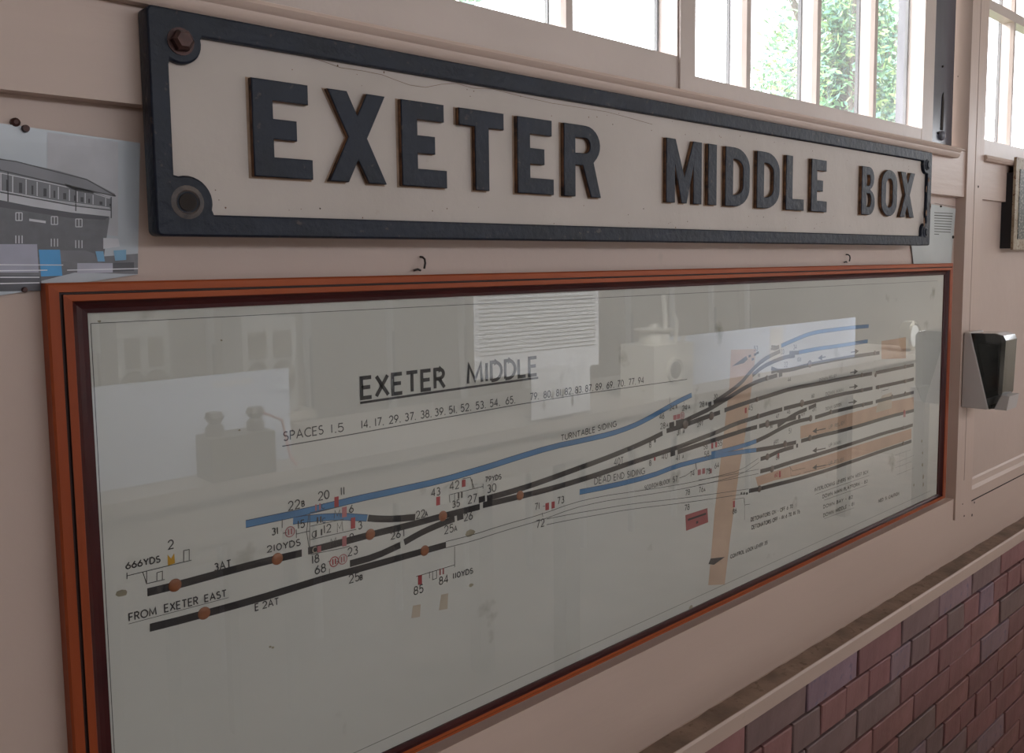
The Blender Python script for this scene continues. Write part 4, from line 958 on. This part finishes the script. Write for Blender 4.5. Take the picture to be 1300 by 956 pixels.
# black two-spool instrument
ia, ib = mir(248,552), mir(330,590); ax, bx_ = ia.x, ib.x; izt = ia.z
inst = empty('telegraph_instrument', ((ax+bx_)/2, ys+.06, tz), 'dark olive instrument with two domed terminals reflected at left of glass', 'instrument')
case_ = part('case', bx(ax, bx_, ys+.0, ys+.09, tz+.001, izt), mat('olive_case',(.13,.12,.09),.4), inst, bevel=.006)
for x in (ax+.03, bx_-.03):
    bm = bmesh.new(); lathe(bm, [(.022,0),(.022,.02),(.014,.03),(.024,.045),(.018,.058)], (x,ys+.045,izt), 'z', 16); part('terminal', bm, mat('dark_terminal',(.05,.04,.035),.3), case_, smooth=True)
bm = bmesh.new(); tube(bm, [(bx_-.03,ys+.06,izt+.05),(bx_+.03,ys+.07,izt+.02),(bx_+.045,ys+.08,tz+.03),(bx_+.06,ys+.085,tz+.006)], .004, 6); part('pink_cable', bm, mat('pink_cable',(.6,.2,.2),.5), inst, smooth=True)
# round gauge at right
ga = mir(1149,432); ga.z = max(ga.z, tz+.087)
gg = empty('round_gauge', (ga.x,ys,tz), 'round glass fronted gauge reflected near right end of glass', 'gauge')
bm = bmesh.new(); lathe_py(bm, [(.085,0),(.085,.05),(.07,.06),(.066,.052)], (ga.x,ys,ga.z), 28); gc_ = part('gauge_case', bm, mat('brass_case',(.5,.45,.35),.25,metallic=.7), gg, smooth=True)
bm = bmesh.new(); lathe_py(bm, [(.064,.05),(.05,.058),(.02,.062)], (ga.x,ys,ga.z), 28); part('gauge_face', bm, mat('gauge_face',(.7,.72,.7),.1), gc_, smooth=True)
part('gauge_stand', bx(ga.x-.02, ga.x+.02, ys-.01, ys+.03, tz+.001, max(ga.z-.08,tz+.02)), metal_gate, gg)
# lever frame further back: row of tall polished levers
pol = mat('polished_lever',(.85,.85,.85),.3,.05,metallic=.2)
lf = [(.15+.42*k) for k in range(13)]
ORD = 'first second third fourth fifth sixth seventh eighth ninth tenth eleventh twelfth thirteenth'.split()
for k, x in enumerate(lf):
    o = empty('signal_lever', (x,-2.35,0), ORD[k]+' polished steel signal lever from the end nearest the left wall', 'lever', 'signal levers behind the camera')
    bm = bmesh.new(); tube(bm, [(x,-2.35,.0),(x,-2.36,.9),(x,-2.38,1.45)], .019, 8); part('lever_bar', bm, pol, o, smooth=True)
    bm = bmesh.new(); tube(bm, [(x,-2.34,1.0),(x,-2.345,1.3)], .008, 6); part('catch_rod', bm, metal_gate, o, smooth=True)
# white instrument cases on far shelf
for lab, pts in (('pale double instrument case with brown windows reflected at left','l'),('pale double instrument case with brown windows reflected beside the board','r')):
    A0, B0 = ((147,409),(219,520)) if pts == 'l' else ((306,403),(379,520))
    Yc = 1.75; a, b = mir(*A0,Yc), mir(*B0,Yc); y = GY-Yc; z0 = b.z
    o = empty('instrument_case', ((a.x+b.x)/2,y,z0), lab, 'instrument case', 'instrument cases behind the camera')
    wm = mat('case_white',(.62,.62,.60),.4); xm = (a.x+b.x)/2
    part('case_body', bx(a.x,b.x,y-.15,y,z0,a.z), wm, o, bevel=.004)
    for (xa,xb) in ((a.x+.02,xm-.012),(xm+.012,b.x-.02)):
        part('case_window', bx(xa,xb,y-.001,y+.003,a.z-.14,a.z-.05), mat('brown_window',(.20,.16,.10),.4), o)
        xc = (xa+xb)/2; bm = bmesh.new(); lathe_py(bm, [(.045,0),(.04,.01),(.015,.016)], (xc,y,a.z-.21), 16)
        for v in bm.verts: v.co.z += (v.co.z-(a.z-.21))*.4
        part('bell_dome', bm, mat('bell_bronze',(.16,.13,.09),.4), o, smooth=True)
    tl = empty('case_shelf', ((a.x+b.x)/2,y,0), lab.replace('double instrument case with brown windows','painted stand under instrument case'), 'stand', 'stands behind the camera')
    part('shelf_top', bx(a.x-.05,b.x+.05,y-.18,y+.03,z0-.03,z0-.001), backp, tl)
    for x in (a.x-.03,b.x-.0): part('shelf_leg', bx(x,x+.03,y-.15,y-.11,0,z0-.031), backp, tl)

# ================================================================== OUTSIDE
structure('ground', bx(-30,60,.3,70,-.3,-.2), mat('grass_ground',(.10,.14,.05),.9,.3,3))
bark = mat('bark',(.12,.09,.07),.9,.3,20,bump=.5)
leafs = [mat('leaf_green',(.13,.30,.13),.6,.2,3), mat('leaf_yellow_green',(.28,.40,.13),.6,.2,3), mat('leaf_blue_green',(.12,.28,.22),.6,.2,3)]
for lm in leafs:
    lm.node_tree.nodes['Principled BSDF'].inputs['Transmission Weight'].default_value = 0
def tree(name, lab, x, y, zc, rx, ry, rz, nl, seed, hgt):
    rt = random.Random(seed); o = empty(name, (x,y,-.2), lab, 'tree', None)
    bm = bmesh.new(); tube(bm, [(x,y,-.2),(x+.1,y,zc-rz*.6),(x,y+.1,zc+rz*.3)], .16, 8); part('trunk', bm, bark, o, smooth=True)
    for k in range(5):
        a = k*1.3; bm = bmesh.new(); tube(bm, [(x,y,zc-rz*.5),(x+rx*.35*math.cos(a),y+ry*.35*math.sin(a),zc),(x+rx*.7*math.cos(a),y+ry*.7*math.sin(a),zc+rz*.4)], .05, 6); part('branch', bm, bark, o, smooth=True)
    verts, faces, mi = [], [], []
    cl = [(rt.gauss(0,.42),rt.gauss(0,.42),rt.gauss(0,.42)) for _ in range(70)]
    for i in range(nl):
        c_ = cl[rt.randrange(70)]
        p = Vector((x+rx*(c_[0]+rt.gauss(0,.12)), y+ry*(c_[1]+rt.gauss(0,.12)), zc+rz*(c_[2]+rt.gauss(0,.12))))
        s = rt.uniform(.04,.085); u = Vector((rt.gauss(0,1),rt.gauss(0,1),rt.gauss(0,1))).normalized(); v = u.orthogonal().normalized()
        b = len(verts); verts += [p-u*s, p-v*s*.5, p+u*s, p+v*s*.5]; faces.append((b,b+1,b+2,b+3)); mi.append(rt.choice((0,0,1,2)))
    me = bpy.data.meshes.new('foliage'); me.from_pydata([tuple(v) for v in verts], [], faces)
    for m in leafs: me.materials.append(m)
    for p_, k in zip(me.polygons, mi): p_.material_index = k
    f = bpy.data.objects.new('foliage', me); link(f, o); f.matrix_parent_inverse = Matrix.Translation(-Vector(o.location)); f['kind'] = 'stuff'
tree('leafy_tree', 'broad sunlit leafy tree outside the middle window', 12.6, 5.4, 4.3, 1.6, 1.1, 2.7, 17000, 1, 6)
tree('leafy_tree', 'leafy tree outside seen in right pane of middle window', 17.6, 6.6, 4.7, 1.9, 1.2, 2.9, 17000, 2, 6)
tree('leafy_tree', 'leafy tree outside glimpsed above sign through left window', 4.7, 5.6, 4.5, 1.0, 1.2, 2.2, 6000, 3, 6)
tree('low_bush', 'low leafy bush outside the far right window', 19.5, 4.0, 1.9, 1.8, .8, 1.1, 6000, 4, 3)
